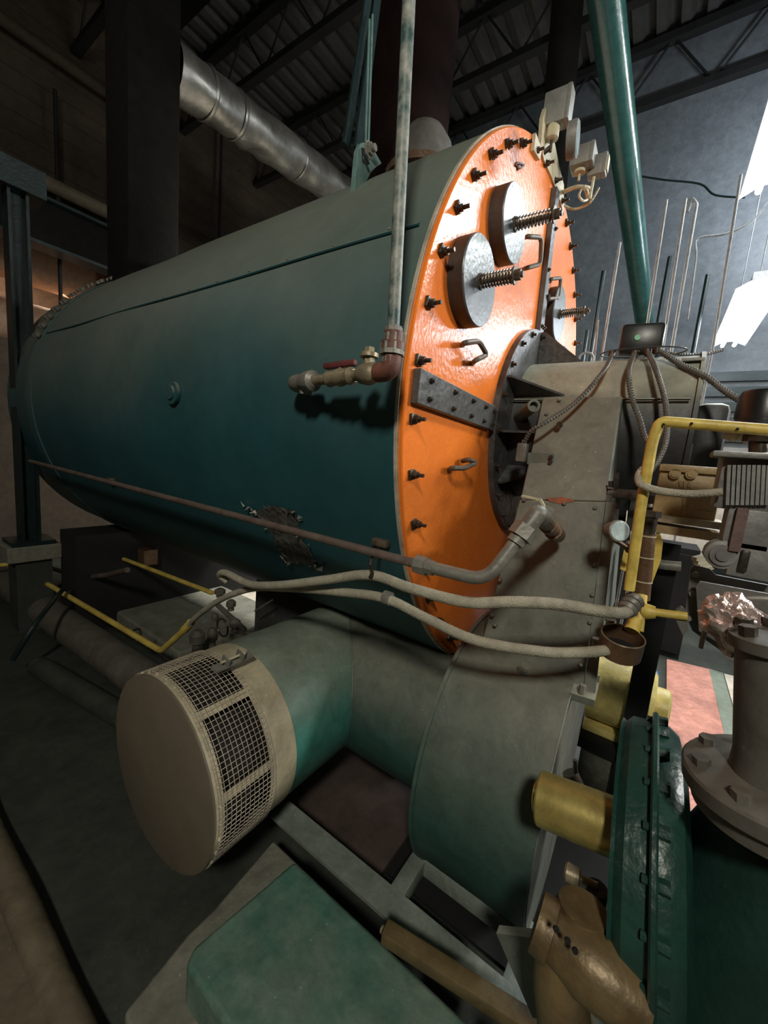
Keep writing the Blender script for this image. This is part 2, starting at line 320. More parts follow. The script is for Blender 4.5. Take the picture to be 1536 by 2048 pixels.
# brown slab and rounded kerb at left foreground
struct('trim_5', MB().box((-2.75, 0.3, FZ+0.02), (2.4, 4.0, 0.04)), 'brownslab')
mb = MB(); mb.tube([(-1.53, y, FZ+0.03+0.006*math.sin(y*9)) for y in [(-1.2+0.1*i) for i in range(42)]], 0.042, 12)
struct('trim_6', mb, 'brownslab')
# concrete housekeeping pads
mb = MB(); mb.prism([(-1.22, 0.33, FZ), (-0.98, 0.36, FZ), (-0.98, 0.10, FZ), (-1.50, 0.10, FZ), (-1.47, 0.30, FZ), (-1.30, 0.33, FZ)], (0, 0, 0.14))
struct('trim_7', mb, 'conc', bev=0.01)
struct('trim_8', MB().box((-0.1, 2.6, FZ+0.06), (0.9, 1.6, 0.12)), 'conc', bev=0.02)

# roof joists: one thing each
def joist(x, label):
    zb, zt = 4.02, 4.6
    mb = MB()
    t = thing('roof_joist', (x, 2, zb), label, 'roof joist', 'bar joists under the roof deck')
    MB().box((x, 2.2, zb), (0.09, 15, 0.07)).build('bottom_chord', 'joist', t)
    MB().box((x, 2.2, zt), (0.10, 15, 0.08)).build('top_chord', 'joist', t)
    y = -5.0; k = 0
    while y < 9:
        mb.tube([(x, y, zb if k % 2 else zt), (x, y+0.42, zt if k % 2 else zb)], 0.012, 6); y += 0.42; k += 1
    mb.build('web_rod', 'joist', t)
for i, x in enumerate((0.2, 1.42, 2.63, 3.85)):
    joist(x, ['black steel roof joist running above the silver duct near the stack', 'black steel roof joist crossing above the left end of the silver duct',
              'black steel roof joist above the middle of the orange-fronted boiler', 'black steel roof joist nearest the blue-grey wall'][i])

# ================================================================== BACKGROUND OBJECTS
# deep beams of the rear wall
t = thing('steel_beam', (0, 5.2, 1.6), 'dark steel beam running across behind the rear column', 'beam')
MB().box((0.6, 5.0, 1.86), (6.4, 0.05, 0.42)).build('web', 'stack', t)
MB().box((0.6, 5.0, 2.08), (6.4, 0.24, 0.03)).build('flange', 'steelg', t)
MB().box((0.6, 5.0, 1.64), (6.4, 0.24, 0.03)).build('flange', 'steelg', t)
mb = MB().cyl((-3, 5.35, 2.42), (0.45, 5.35, 2.42), 0.075); mb.lathe((0.45, 5.35, 2.42), (1, 0, 0), [(0, 0.1), (0.06, 0.1), (0.12, 0.02)], 16)
mb.build('wall_pipe', 'brownslab', None, 'sooty brown horizontal pipe across the rear block wall', (-1, 5.35, 2.42), cat='pipe')
mb = MB().cyl((-3, 5.45, 3.75), (0.55, 5.45, 3.75), 0.06)
mb.build('wall_pipe', 'block', None, 'thin dusty pipe high on the rear wall below the roof', (-1, 5.45, 3.75), cat='pipe')
for x in (-0.05, 1.9):
    MB().cyl((x, 5.4, 0.8 if x < 0 else 1.6), (x, 5.4, 3.4 if x < 0 else 4.75), 0.02, n=8).build('drop_pipe', 'joist', None, 'thin black vertical pipe on the rear wall %s' % ('left of the sooty stack' if x < 0 else 'between the stack and the silver duct'), (x, 5.4, 1.6), cat='pipe')
# pink-brown lagged vessel seen through the opening
t = thing('lagged_vessel', (-0.8, 6.6, 0.6), 'pinkish brown horizontal lagged vessel seen far left behind the column', 'vessel')
MB().cyl((-3.2, 6.6, 1.95), (0.62, 6.6, 1.95), 0.32, n=32).build('lagging', 'tank', t)
mb = MB()
for i in range(8): mb.tube(catmull([hy(62+i*11, 462+i*5.5, 6.27), hy(66+i*11, 470+i*5.5, 6.26), hy(70+i*11, 460+i*6, 6.27)], 3), 0.02, 5)
mb.torus(hy(163, 512, 6.27), (0, 1, 0), 0.11, 0.03, 16, 6); mb.tube([hy(150, 505, 6.27), hy(180, 522, 6.27)], 0.03, 5)
mb.build('red_marking', 'red', t, 'red painted marks')
MB().cyl((-3.2, 6.6, 1.1), (1.2, 6.6, 1.1), 0.3, n=28).build('lagged_pipe', 'tank', None, 'pale brown wide lagged pipe below the pinkish vessel at far left', (-1, 6.6, 1.1), cat='pipe')
MB().cyl(hy(228, 512, 5.9), hy(230, 555, 5.9), 0.09).build('white_drum', 'white', None, 'small bright white cylinder behind the boiler shell under the dark beam', hy(229, 540, 5.9), cat='cylinder')

# column at far left
t = thing('steel_column', (-0.985, 3.1, -1.0), 'dark teal steel column on a concrete block at far left', 'column')
cx, cy = -0.945, 3.12
MB().box((cx, cy, 0.2), (0.075, 0.02, 2.4)).build('web', 'steelg', t)
for s in (-1, 1): MB().box((cx+s*0.045, cy, 0.2), (0.016, 0.13, 2.4)).build('flange', 'steelg', t)
MB().box((cx, cy, 1.36), (0.26, 0.24, 0.16)).build('cap_plate', 'steelg', t)
MB().box((cx, cy, -1.0), (0.24, 0.24, 0.03)).build('base_plate', 'steelg', t)
pd = thing('pedestal', (cx, cy, -1.65), 'dark pedestal with a pale concrete cap under the teal steel column', 'pedestal')
MB().box((cx, cy, -1.07), (0.30, 0.28, 0.11)).build('cap_block', 'conc', pd, 'pale concrete cap', bev=0.01)
MB().box((cx, cy, -1.39), (0.2, 0.2, 0.52)).build('base_block', 'floor', pd)

# sooty vertical stack with silver duct tee
t = thing('exhaust_stack', (-0.42, 2.65, 0.9), 'sooty dark square exhaust stack rising from the rear of the boiler', 'stack')
MB().box((-0.385, 2.65, 1.95), (0.33, 0.33, 2.4), bev=0.02).build('stack_duct', 'stack', t)
MB().box((-0.35, 2.65, 3.5), (0.95, 1.2, 0.9), bev=0.03).build('breeching_box', 'stack', t)
MB().box((-0.385, 2.65, 2.9), (0.40, 0.40, 0.04)).build('flange', 'stack', t)
t = thing('flue_duct', (0.5, 2.65, 2.3), 'dented silver round flue duct running right from the sooty stack', 'duct')
fa = hy(393, 175, 2.65); fb = hy(655, 366, 2.75); fb = fb+(fb-fa)*0.6; FR = 49*(fa-CAM).dot(fw)/FPX*0.90
mb = MB(); n = 40; x, y_, d = frame_of(fb-fa); L = []
for i in range(61):
    c = fa - (fb-fa)*0.085 + (fb-fa)*(1.085*i/60); ring = []
    for k in range(n):
        a = 2*PI*k/n; rr = FR + 0.006*math.sin(3*a+i*0.5)
        if 8 < i < 26: rr += 0.013*math.sin(i*0.9+2.3*math.sin(a*2+i*0.3))*max(0, -math.sin(a+0.6))*math.sin((i-8)/18*PI)
        ring.append(mb.bm.verts.new(c + x*rr*math.cos(a) + y_*rr*math.sin(a)))
    L.append(ring)
for a, b in zip(L, L[1:]): mb.bridge(a, b)
mb.build('jacket', 'silver', t, sharp=1.2)
for f in (0.02, 0.13, 0.42, 0.8): MB().lathe(fa+(fb-fa)*f, fb-fa, [(0, FR+0.006), (0.015, FR+0.01), (0.03, FR+0.006)], 40, cap=False).build('band', 'silver', t)

# red stack and valve head behind the boiler top
t = thing('red_flue', (0.55, 1.3, 1.0), 'dark red flue pipe rising behind the boiler top', 'flue')
MB().cyl((0.42, 1.05, 1.1), (0.42, 1.05, 4.6), 0.25, n=36).build('flue_pipe', 'redstack', t)
MB().lathe((0.42, 1.05, 2.9), (0, 0, 1), [(0, 0.27), (0.05, 0.28), (0.1, 0.27)], 36).build('collar', 'redstack', t)
t = thing('relief_outlet', (-0.12, 0.72, 0.99), 'dusty grey domed flanged fitting on top of the boiler behind the bracket', 'fitting')
c0 = hz(850, 285, 1.22)
MB().lathe(c0-V(0, 0, 0.28), (0, 0, 1), [(0, 0.09), (0.12, 0.09), (0.13, 0.14), (0.17, 0.14), (0.2, 0.13), (0.26, 0.12), (0.32, 0.08), (0.35, 0.02)], 32).build('dome', 'greypl', t)
MB().lathe(c0-V(0, 0, 0.17), (0, 0, 1), [(0, 0.165), (0.03, 0.165)], 32).build('flange', 'copper', t)

# teal overhead pipe
t = thing('overhead_pipe', (1, 0, 1.9), 'glossy teal pipe overhead at upper right running away from the viewer', 'pipe')
pz = 1.9
pa, pb = CAM+ray(1212, 0)*2.0, CAM+ray(1283, 590)*3.68
MB().cyl(pa+(pa-pb)*0.3, pb+(pb-pa)*((3.95-pb.x)/(pb.x-pa.x)), 0.082, n=32).build('pipe_run', 'tealpipe', t)
# second dim pipe behind
MB().tube([(1.6, 0.62, 4.75), (2.0, 0.62, 2.7), (2.6, 0.62, 0.5)], 0.12, 24).build('dusty_drop_pipe', 'stack', None, 'dim grey sloping pipe behind the right edge of the orange door', (2.3, .62, .5), cat='pipe')

# hanger rods
RODS = [((1240, 485), (1196, 760), 'left of the small black junction box'), ((1333, 400), (1284, 720), 'just right of the glossy teal pipe'), ((1371, 398), (1322, 720), 'beside the rod with a hooked top'), ((1482, 350), (1425, 700), 'farthest right near the lit lamp'),
        ((1196, 640), (1187, 735), 'shortest, over the left of the burner barrel')]
for i, (p, q, s) in enumerate(RODS):
    a, b = hx(*p, 0.6), hx(*q, 0.6)
    MB().tube([a, b, V(b.x, b.y, FZ)], 0.0065 if i < 3 else 0.0055, 8).build('hanger_rod', 'rod', None, 'galvanised threaded rod standing ' + s, V(b.x, b.y, FZ), cat='threaded rod', group='threaded rods right of the boiler')
a = hx(1388, 404, 0.7); b = hx(1340, 720, 0.7)
MB().tube(bends([a-V(0, 0, 0.04)+V(0, 0.02, 0), a+V(0, 0.01, 0.02), a-V(0, 0.012, 0.01), b, V(b.x, b.y, FZ)], 0.01), 0.007, 8).build('hooked_rod', 'rod', None, 'galvanised rod with a hooked top among the threaded rods', V(b.x, b.y, FZ), cat='rod')
for i, (x0, y0, z0, z1) in enumerate(((1.8, 0.05, FZ, 1.4), (2.2, -0.35, FZ, 1.6), (2.4, -0.62, FZ, 1.5), (1.9, 0.12, FZ, 1.0))):
    MB().tube([(x0, y0, z0), (x0, y0, z1)], 0.016, 8).build('distant_rod', 'steelg', None, 'dim distant vertical pipe behind the threaded rods, ' + ['left of the junction box', 'behind the teal pipe end', 'nearest the lamps', 'nearest the orange door edge'][i], (x0, y0, z0), cat='pipe', group='dim pipes behind the rods')
# wires
MB().tube([hx(1536, 405, 1.2), hx(1500, 445, 1.2), hx(1450, 468, 1.2), hx(1395, 478, 1.2), hx(1392, 520, 1.2), hx(1375, 640, 1.2)], 0.006, 6, smooth=6).build('sagging_cable', 'rod', None, 'thin grey cable sagging from the lamp across the rods', hx(1450, 468, 1.2), cat='cable')
MB().tube([hx(1278, 352, 3), hx(1330, 360, 3), hx(1400, 368, 3), hx(1430, 390, 3), hx(1490, 395, 3)], 0.008, 6, smooth=5).build('ceiling_cable', 'steelg', None, 'faint cable on the blue-grey wall right of the teal pipe', hx(1400, 368, 3), cat='cable')

# fluorescent fixtures
def fixture(c, L, label, tilt=0.0, group='fluorescent lamps'):
    c = Vector(c); d = V(math.cos(tilt), 0, math.sin(tilt)); n = V(0, 1, 0); z = d.cross(n).normalized()*-1
    t = thing('fluorescent_lamp', c, label, 'lamp', group)
    mb = MB()
    for s in (-1, 1):
        mb.prism([c-d*L/2+n*s*0.04-z*0+V(0, 0, 0.05), c-d*L/2+n*s*0.13+V(0, 0, 0.0), c-d*L/2+n*s*0.132+V(0, 0, 0.004), c-d*L/2+n*s*0.04+V(0, 0, 0.056)], d*L)
    mb.beam(c-d*L/2+V(0, 0, 0.075), c+d*L/2+V(0, 0, 0.075), 0.10, 0.05)
    mb.build('reflector', 'refl', t)
    for s in (-1, 1): MB().cyl(c-d*(L/2-0.02)+n*s*0.045+V(0, 0, 0.01), c+d*(L/2-0.02)+n*s*0.045+V(0, 0, 0.01), 0.016, n=12).build('tube', 'tube', t)
    for s in (-1, 1): MB().tube([c+d*s*L*0.4+V(0, 0, 0.1), c+d*s*L*0.4+V(0, 0, 4.5-c.z)], 0.004, 5).build('suspension_wire', 'rod', t)
a = hz(1512, 392, 1.6); fixture(a+V(-0.6, -0.05, 0), 1.2, 'bright fluorescent lamp at the upper right edge of the photo')
a = hz(1482, 645, 1.2); fixture(a, 1.5, 'bright fluorescent lamp hanging lower right behind the burner')
fixture((1.9, -1.60, 2.17), 1.2, 'fluorescent lamp hanging in front of the boiler beyond the right edge')
fixture((2.95, -1.65, 1.36), 0.9, 'fluorescent lamp further down the front aisle beyond the right edge')

# ================================================================== BOILER
RS = 1.0
bo = thing('boiler', (0, 0, FZ), 'large teal horizontal fire-tube boiler with an orange bolted front door', 'boiler')
mb = MB(); n = 128; L = []
for i in range(49):
    y = -0.001 + i*(2.72+0.001)/48; ring = []
    for k in range(n):
        a = 2*PI*k/n; g = math.degrees(a)
        rr = RS+0.004
        # soft oil-canning of the thin jacket towards the rear
        rr += 0.002*math.sin(y*7+a*5)*min(1, max(0, y-0.6)) + 0.0012*math.sin(y*3.1-a*9)
        ring.append(mb.bm.verts.new((-rr*math.cos(a), y, rr*math.sin(a))))
    L.append(ring)
for a, b in zip(L, L[1:]): mb.bridge(a, b)
mb.bm.faces.new(L[0]); mb.bm.faces.new(L[-1])
mb.build('shell_jacket', 'shell', bo, sharp=1.0)
# lap seam
def cylp(deg, y, r=RS+0.0075): return V(-r*math.cos(R_(deg)), y, r*math.sin(R_(deg)))
mb = MB(); P = [(cylp(23+0.15*math.sin(y*5), y), ) for y in [0.03+0.05*i for i in range(54)]]
mb.tube([p[0] for p in P], 0.0042, 6); mb.build('lap_seam', 'shell', bo, 'raised lengthwise lap seam')
mb = MB()
for y in [0.12+0.19*i for i in range(14)]: mb.lathe(cylp(23.7, y), cylp(23.7, 0, 1), [(0, 0.005), (0.004, 0.004)], 8)
mb.build('seam_screw', 'galv', bo, kind=None)
# rear section
mb = MB(); mb.lathe((0, 2.70, 0), (0, 1, 0), [(0, 1.008), (0.03, 1.012), (0.10, 1.012), (0.14, 1.0), (0.55, 1.0), (0.62, 0.95), (0.64, 0.5)], 96); mb.build('rear_head', 'shell', bo)
for k in range(14):
    d = 22+k*4
    for yy in (2.74, 2.80): MB().lathe(cylp(d, yy, 1.02), cylp(d, 0, 1), [(0, 0.017), (0.018, 0.017)], 6).build('rear_head_bolt', 'galv', bo)
# plug and clips
mb = MB(); mb.lathe(cylp(-0.2, 1.0), (-1, 0, 0), [(0, 0.042), (0.012, 0.042), (0.013, 0.026), (0.02, 0.024)], 20); mb.build('shell_plug', 'shell', bo)
# torn jacket
hole = [(490, 1012), (515, 1022), (545, 1010), (590, 1022), (597, 1050), (600, 1072), (622, 1105), (636, 1137), (605, 1128), (572, 1126), (560, 1100), (548, 1078), (535, 1050), (515, 1030)]
def onshell(px, py, R=RS+0.008):
    d = ray(px, py); a = d.x**2+d.z**2; b = 2*(CAM.x*d.x+CAM.z*d.z); c = CAM.x**2+CAM.z**2-R*R; D = max(0, b*b-4*a*c)
    return CAM + d*((-b-math.sqrt(D))/2/a)
mb = MB(); vs = [mb.bm.verts.new(onshell(*p)) for p in hole]; ctr = mb.bm.verts.new(onshell(572, 1060, 0.995)); ctr2 = None
for i in range(len(vs)): mb.bm.faces.new((vs[i], vs[(i+1) % len(vs)], ctr))
bmesh.ops.subdivide_edges(mb.bm, edges=mb.bm.edges, cuts=2, use_grid_fill=True)
for v in mb.bm.verts:
    rr = math.hypot(v.co.x, v.co.z); k = (RS+0.006+random.uniform(-0.0, 0.006))/rr; v.co.x *= k; v.co.z *= k
mb.build('torn_patch', 'insul', bo, 'torn patch showing black insulation')
mb = MB(); random.seed(3)
for i in range(len(hole)*5):
    k = i/5; p = hole[int(k) % len(hole)]; q = hole[(int(k)+1) % len(hole)]; f = k % 1
    px, py = p[0]*(1-f)+q[0]*f, p[1]*(1-f)+q[1]*f
    c = onshell(px, py, 1.012); s = random.uniform(0.002, 0.006)
    if random.random() < 0.6:
        a = onshell(px+random.uniform(-12, 12), py+random.uniform(-8, 8), 1.016+random.uniform(0, 0.014)); b = onshell(px+random.uniform(-10, 10), py+random.uniform(-9, 9), 1.014)
        mb.prism([c, a, b], (-0.001, 0, 0))
mb.build('torn_flap', 'shard', bo, 'curled bare metal edge of the torn jacket')
# front flange and door
MB().lathe((0, -0.012, 0), (0, 1, 0), [(0.002, 1.0), (0.003, 1.006), (0.012, 1.006)], 128).build('front_flange', 'whiteedge', bo, 'thin pale flange edge')
MB().lathe((0, -0.022, 0), (0, 1, 0), [(0, 0.997), (0.003, 1.0), (0.02, 1.0)], 128).build('front_door', 'orange', bo, 'glossy orange round door plate')
# studs
def mk_stud():
    mb = MB(); k = 0.66
    mb.box((0.006*k, -0.005, 0), (0.034*k, 0.010, 0.040*k), bev=0.002)
    mb.cyl((0, -0.008, 0), (0, -0.013, 0), 0.018*k, n=16)
    mb.cyl((0, -0.012, 0), (0, -0.022, 0), 0.0145*k, n=6)
    mb.cyl((0, -0.02, 0), (0, -0.038, 0), 0.0075*k, n=10)
    return mb
first = None
for k in range(44):
    g = 184.2 + k*360/44
    if 246 < g % 360 < 255: pass
    p = pol(0.958, g, -0.02)
    if first is None:
        first = mk_stud().build('door_stud', 'stud', bo); o = first
    else: o = first.copy(); col.objects.link(o); o.parent = bo
    o.location = p - ORIG[bo.name] ; o.rotation_euler = (0, -R_(g), 0)
for ch in [first]: ch.location = pol(0.958, 184.2, -0.02) - ORIG[bo.name]
# mesh of first was shifted by thing origin at build: undo so that the location places it
for v in first.data.vertices: v.co += ORIG[bo.name]
# straps
def strap(p, q, w, name, lab, bolts):
    p = Vector(p); q = Vector(q); d = (q-p).normalized(); nrm = V(0, -1, 0); s = nrm.cross(d)
    o = MB().box((p+q)/2+nrm*0.008, ((q-p).length, w, 0.022), (d, s, nrm)).build(name, 'black', bo, lab, bev=0.003)
    for f, sg in bolts:
        c = p+(q-p)*f+s*sg*w*0.27
        MB().cyl(c+nrm*0.018, c+nrm*0.025, 0.0075, n=6).cyl(c+nrm*0.02, c+nrm*0.030, 0.004, n=8).build('strap_bolt', 'stud', o)
strap((-0.975, -0.025, 0.005), (-0.44, -0.025, -0.005), 0.082, 'joint_strap', 'black bolted strap lying horizontally', [(f, s) for f in (0.1, 0.36, 0.6, 0.8, 0.95) for s in (-1, 1)])
strap((-0.055, -0.025, 0.93), (-0.015, -0.025, 0.40), 0.055, 'joint_strap', 'black bolted strap standing upright', [(0.25, 1), (0.55, -1), (0.72, 1), (0.95, 1), (0.95, -1)])
# observation covers with springs
def cover(c, r, th, tip, lab, spring=True):
    c = Vector(c)
    o = MB().lathe(c+V(0, -0.02, 0), (0, -1, 0), [(0, r*1.01), (th-0.002, r*1.01)], 48).build('inspection_cover', 'discedge', bo, lab)
    MB().lathe(c+V(0, -0.02-th+0.004, 0), (0, -1, 0), [(0, r), (0.002, r*1.008), (0.006, r*0.99)], 48).build('cover_face', 'disc', o, 'charcoal face')
    if spring:
        b = c+V(0, -0.02-th, 0); t = b + V(0, -tip, 0)
        MB().cyl(b, t+V(0, -0.02, 0), 0.0075, n=10).cyl(b, b+V(0, -0.006, 0), 0.021, n=20).cyl(t, t+V(0, 0.004, 0), 0.022, n=20).cyl(t, t+V(0, -0.014, 0), 0.013, n=6).build('stem', 'rust', o)
        MB().helix(b+V(0, -0.006, 0), t, 0.0165, 11, 0.0028).build('spring', 'spring', o)
cover((-0.748, 0, 0.318), 0.110, 0.045, 0.095, 'round charcoal cover with a spring stem, lower left one')
cover((-0.545, 0, 0.558), 0.103, 0.045, 0.115, 'round charcoal cover with a spring stem, upper one')
cover((0.165, 0, 0.535), 0.112, 0.04, 0.105, 'round charcoal cover with a spring stem, right one')
cover((0.40, 0, 0.34), 0.115, 0.04, 0.09, 'round pale cover partly behind the burner', False)
# handles
def handle(pts, lab):
    MB().tube(bends(pts, 0.02), 0.0075, 8).build('door_handle', 'rust', bo, lab)
def hp(px, py, y): return hy(px, py, y)
handle([hp(925, 690, -0.02), hp(928, 686, -0.055), hp(958, 682, -0.06), hp(974, 710, -0.06), hp(950, 721, -0.055), hp(945, 727, -0.02)], 'bent bar handle left of the burner flange')
handle([hp(898, 940, -0.02), hp(903, 936, -0.05), hp(928, 937, -0.06), hp(953, 925, -0.065), hp(938, 919, -0.06), hp(925, 922, -0.03)], 'bent bar handle below the horizontal strap')
handle([hp(1050, 475, -0.02), hp(1055, 473, -0.07), hp(1083, 475, -0.09), hp(1081, 528, -0.09), hp(1053, 536, -0.07), hp(1044, 540, -0.02)], 'square bar handle right of the upper cover')
handle([hp(1100, 564, -0.02), hp(1102, 558, -0.05), hp(1122, 556, -0.06), hp(1117, 596, -0.06), hp(1097, 598, -0.05), hp(1092, 601, -0.02)], 'square bar handle beside the right cover')
# small scrawl in dark paint near the door top
mb = MB(); mb.tube([hp(1031, 332, -0.024), hp(1034, 326, -0.024), hp(1048, 330, -0.024), hp(1040, 336, -0.024), hp(1034, 333, -0.024)], 0.004, 5, smooth=3); mb.tube([hp(1037, 326, -0.024), hp(1035, 340, -0.024)], 0.004, 5)
mb.build('painted_mark', 'redpipe', bo, 'small brown scrawled mark')
# lifting lug
lug = [hy(708, 388, 0.40), hy(712, 340, 0.40), hy(716, 300, 0.40), hy(722, 286, 0.40), hy(738, 282, 0.40), hy(764, 327, 0.40), hy(752, 335, 0.40), hy(742, 345, 0.40), hy(735, 360, 0.40), hy(712, 392, 0.40)]
o = MB().prism([p+V(0, 0, 0) for p in lug], (0, 0.018, 0)).build('lifting_lug', 'bracket', bo, 'pale teal lifting lug with a bolt', bev=0.002)
lb = hy(738, 300, 0.40)
MB().cyl(lb+V(0, 0.02, 0), lb+V(0, -0.014, 0), 0.018, n=6).cyl(lb, lb+V(0, -0.026, 0), 0.011, n=12).cyl(lb, lb+V(0, -0.003, 0), 0.024, n=20).build('lug_bolt', 'galv', o)
mb = MB(); mb.prism([hy(722, 296, .39), hy(727, 297, .39), hy(729, 312, .39), hy(724, 312, .39)], (0, -.004, 0)); mb.prism([hy(727, 310, .39), hy(731, 309, .39), hy(738, 329, .39), hy(734, 330, .39)], (0, -.004, 0)); mb.build('chipped_mark', 'dark', o)
# saddle supports
MB().box((0.1, 0.32, -1.28), (0.9, 0.2, 0.74)).build('saddle', 'dark', bo, 'black support saddle under the shell')
MB().box((0.0, 2.85, -1.28), (1.6, 0.3, 0.74)).build('saddle', 'dark', bo, 'black support saddle under the rear')
for (px, py, lab) in ((222, 960, 'rear'), (762, 1085, 'front')):
    c = onshell(px, py, RS+0.012); o = MB().box(c, (0.025, 0.05, 0.02), bev=0.003).build('pipe_clip', 'rust', bo)

# hanger straps above the lug
t = thing('lug_hanger', hy(738, 300, 0.42), 'pair of dark green flat bars rising from the boiler lifting lug', 'hanger')
a = hy(736, 305, 0.42)
top = hy(785, -60, 0.55)
MB().beam(a+V(-0.02, 0.03, 0), top+V(-0.03, 0.03, 0), 0.035, 0.01, (0, 1, 0)).build('flat_bar', 'steelg', t)
MB().beam(a+V(-0.055, 0.05, 0), hy(744, -60, 0.55), 0.03, 0.01, (0, 1, 0)).build('flat_bar', 'steelg', t)
MB().tube([hy(737, 285, .40), hy(745, 30, .5)], 0.004, 6).tube([hy(731, 285, .40), hy(739, 40, .5)], 0.004, 6).build('thin_rod', 'bracket', t)

# ================================================================== PIPE FROM SHELL UP
t = thing('vertical_riser', (-1.12, -0.05, 0.05), 'rusty vertical pipe with valves rising beside the boiler shell', 'pipe')
X = -1.12
ptop = hx(822, -120, X); el = hx(781, 742, X); ptop = el + (ptop-el)*((CZ+0.05-el.z)/(ptop.z-el.z))
MB().cyl(el+V(0, 0, 0.04), ptop, 0.0125, n=14).build('riser_pipe', 'riser', t)
u = hx(785, 690, X); mb = MB()
for z, r, h, n in ((0.0, 0.021, 0.02, 8), (-0.02, 0.026, 0.022, 8), (-0.035, 0.02, 0.016, 12), (0.02, 0.018, 0.014, 8)): mb.cyl(u+V(0, 0, z), u+V(0, 0, z+h), r, n=n)
mb.build('union', 'galv', t)
bend = hx(608, 764, -1.07)
dd = (bend-el); 
MB().tube(bends([el+V(0, 0, 0.075), el+V(0, 0, 0.0), el+dd*0.12], 0.035), 0.02, 14).cyl(el+V(0, 0, 0.04), el+V(0, 0, 0.055), 0.025, n=14).build('elbow', 'redpipe', t, 'oxide red elbow')
MB().cyl(el+dd*0.1, bend, 0.0125, n=14).build('branch_pipe', 'brass', t)
c = el+dd*0.22; mb = MB().lathe(c-dd.normalized()*0.03, dd, [(0, 0.014), (0.01, 0.022), (0.03, 0.024), (0.05, 0.02), (0.06, 0.014)], 14)
mb.cyl(c, c+V(0, 0, 0.038), 0.013, n=8).cyl(c+V(0, 0, 0.034), c+V(0, 0, 0.042), 0.02, n=16).cyl(c+V(0, 0, 0.04), c+V(0, 0, 0.054), 0.011, n=6).build('gate_valve', 'brass', t)
c = el+dd*0.52; mb = MB().lathe(c-dd.normalized()*0.05, dd, [(0, 0.014), (0.012, 0.02), (0.03, 0.017), (0.05, 0.021), (0.07, 0.017), (0.09, 0.02), (0.1, 0.014)], 14); mb.cyl(c, c+V(0, 0, 0.026), 0.007, n=8)
v = mb.build('ball_valve', 'brass', t)
MB().beam(c+V(-0.002, -0.045, 0.030), c+V(-0.002, 0.05, 0.026), 0.016, 0.014, bev=0.004).build('valve_lever', 'red', v, 'dull red lever sleeve')
mb = MB().lathe(bend-dd.normalized()*0.02, dd*-1, [(-0.03, 0.02), (0.0, 0.026), (0.02, 0.026), (0.03, 0.016)], 14)
mb.tube(bends([bend, bend+dd.normalized()*0.05, bend+dd.normalized()*0.05+V(0.09, 0, 0)], 0.03), 0.021, 14); mb.cyl(bend+V(0, 0, -0.03), bend+V(0, 0, 0.0), 0.01, n=10)
mb.build('port_fitting', 'galv', t)

# ================================================================== LONG CONDUIT
t = thing('drain_line', (-1.0, 0.5, -0.41), 'long rusty pipe along the lower shell ending with elbows at the burner duct', 'pipe')
pA = hx(60, 922, -1.0); pB = hx(845, 1131, -1.0); pC = hx(972, 1162, -1.0); pD = hx(1076, 1026, -0.93); pE = hx(1112, 1068, -0.60)
MB().cyl(pA, pB, 0.0115, n=12).build('pipe_run', 'conduit', t)
MB().tube(bends([pB, pC, pC+(pD-pC)*0.74], 0.04), 0.0145, 14).build('pipe_bend', 'galv', t)
MB().cyl(pB-(pB-pA).normalized()*0.018, pB+(pB-pA).normalized()*0.012, 0.0225, n=8).cyl(pB+(pB-pA).normalized()*0.01, pB+(pB-pA).normalized()*0.03, 0.018, n=8).build('coupling', 'galv', t)
q = pC+(pD-pC)*0.72; dn = (pD-pC).normalized()
MB().cyl(q-dn*0.014, q+dn*0.014, 0.028, n=6).cyl(q-dn*0.03, q-dn*0.01, 0.02, n=12).cyl(q+dn*0.01, q+dn*0.05, 0.019, n=14).build('hex_union', 'galv', t)
MB().tube(bends([q+dn*0.03, pD, pD+(pE-pD)*0.35], 0.03), 0.019, 14).build('elbow', 'galv', t)
mb = MB(); d2 = (pE-pD).normalized(); Ld = (pE-pD).length
for f0, f1, r in ((0.2, 0.5, 0.019), (0.45, 0.62, 0.022), (0.6, 0.8, 0.018), (0.78, 1.05, 0.024)): mb.cyl(pD+(pE-pD)*f0, pD+(pE-pD)*f1, r, n=14)
vb = mb.build('valve_body', 'copper', t)
MB().prism([hx(1041, 993, -0.80), hx(1044, 990, -0.80), hx(1082, 998, -0.80), hx(1092, 1018, -0.80), hx(1088, 1020, -0.80), hx(1079, 1002, -0.80)], (0.012, 0, 0)).build('valve_lever', 'cream', vb, 'thin cream lever')
MB().cyl(hx(1098, 1020, -0.8), hx(1098, 1020, -0.77), 0.012, n=6).build('lever_nut', 'galv', vb)

# ================================================================== BURNER
bu = thing('burner', (0, -0.02, 0), 'dusty black burner barrel with top light painted on, bolted to the middle of the orange door', 'burner')
MB().lathe((0.0, -0.022, -0.02), (0, -1, 0), [(0, 0.425), (0.022, 0.425), (0.024, 0.28)], 72).build('mounting_flange', 'black', bu)
BR = 0.282
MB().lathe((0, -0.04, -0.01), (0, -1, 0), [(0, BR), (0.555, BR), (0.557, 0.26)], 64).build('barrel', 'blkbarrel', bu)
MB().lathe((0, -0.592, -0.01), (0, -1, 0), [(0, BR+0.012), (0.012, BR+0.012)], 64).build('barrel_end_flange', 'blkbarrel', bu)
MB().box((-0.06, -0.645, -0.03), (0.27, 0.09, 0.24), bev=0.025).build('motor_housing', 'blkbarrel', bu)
MB().box((0.02, -0.63, -0.17), (0.42, 0.075, 0.3), bev=0.02).build('damper_housing', 'blkbarrel', bu)
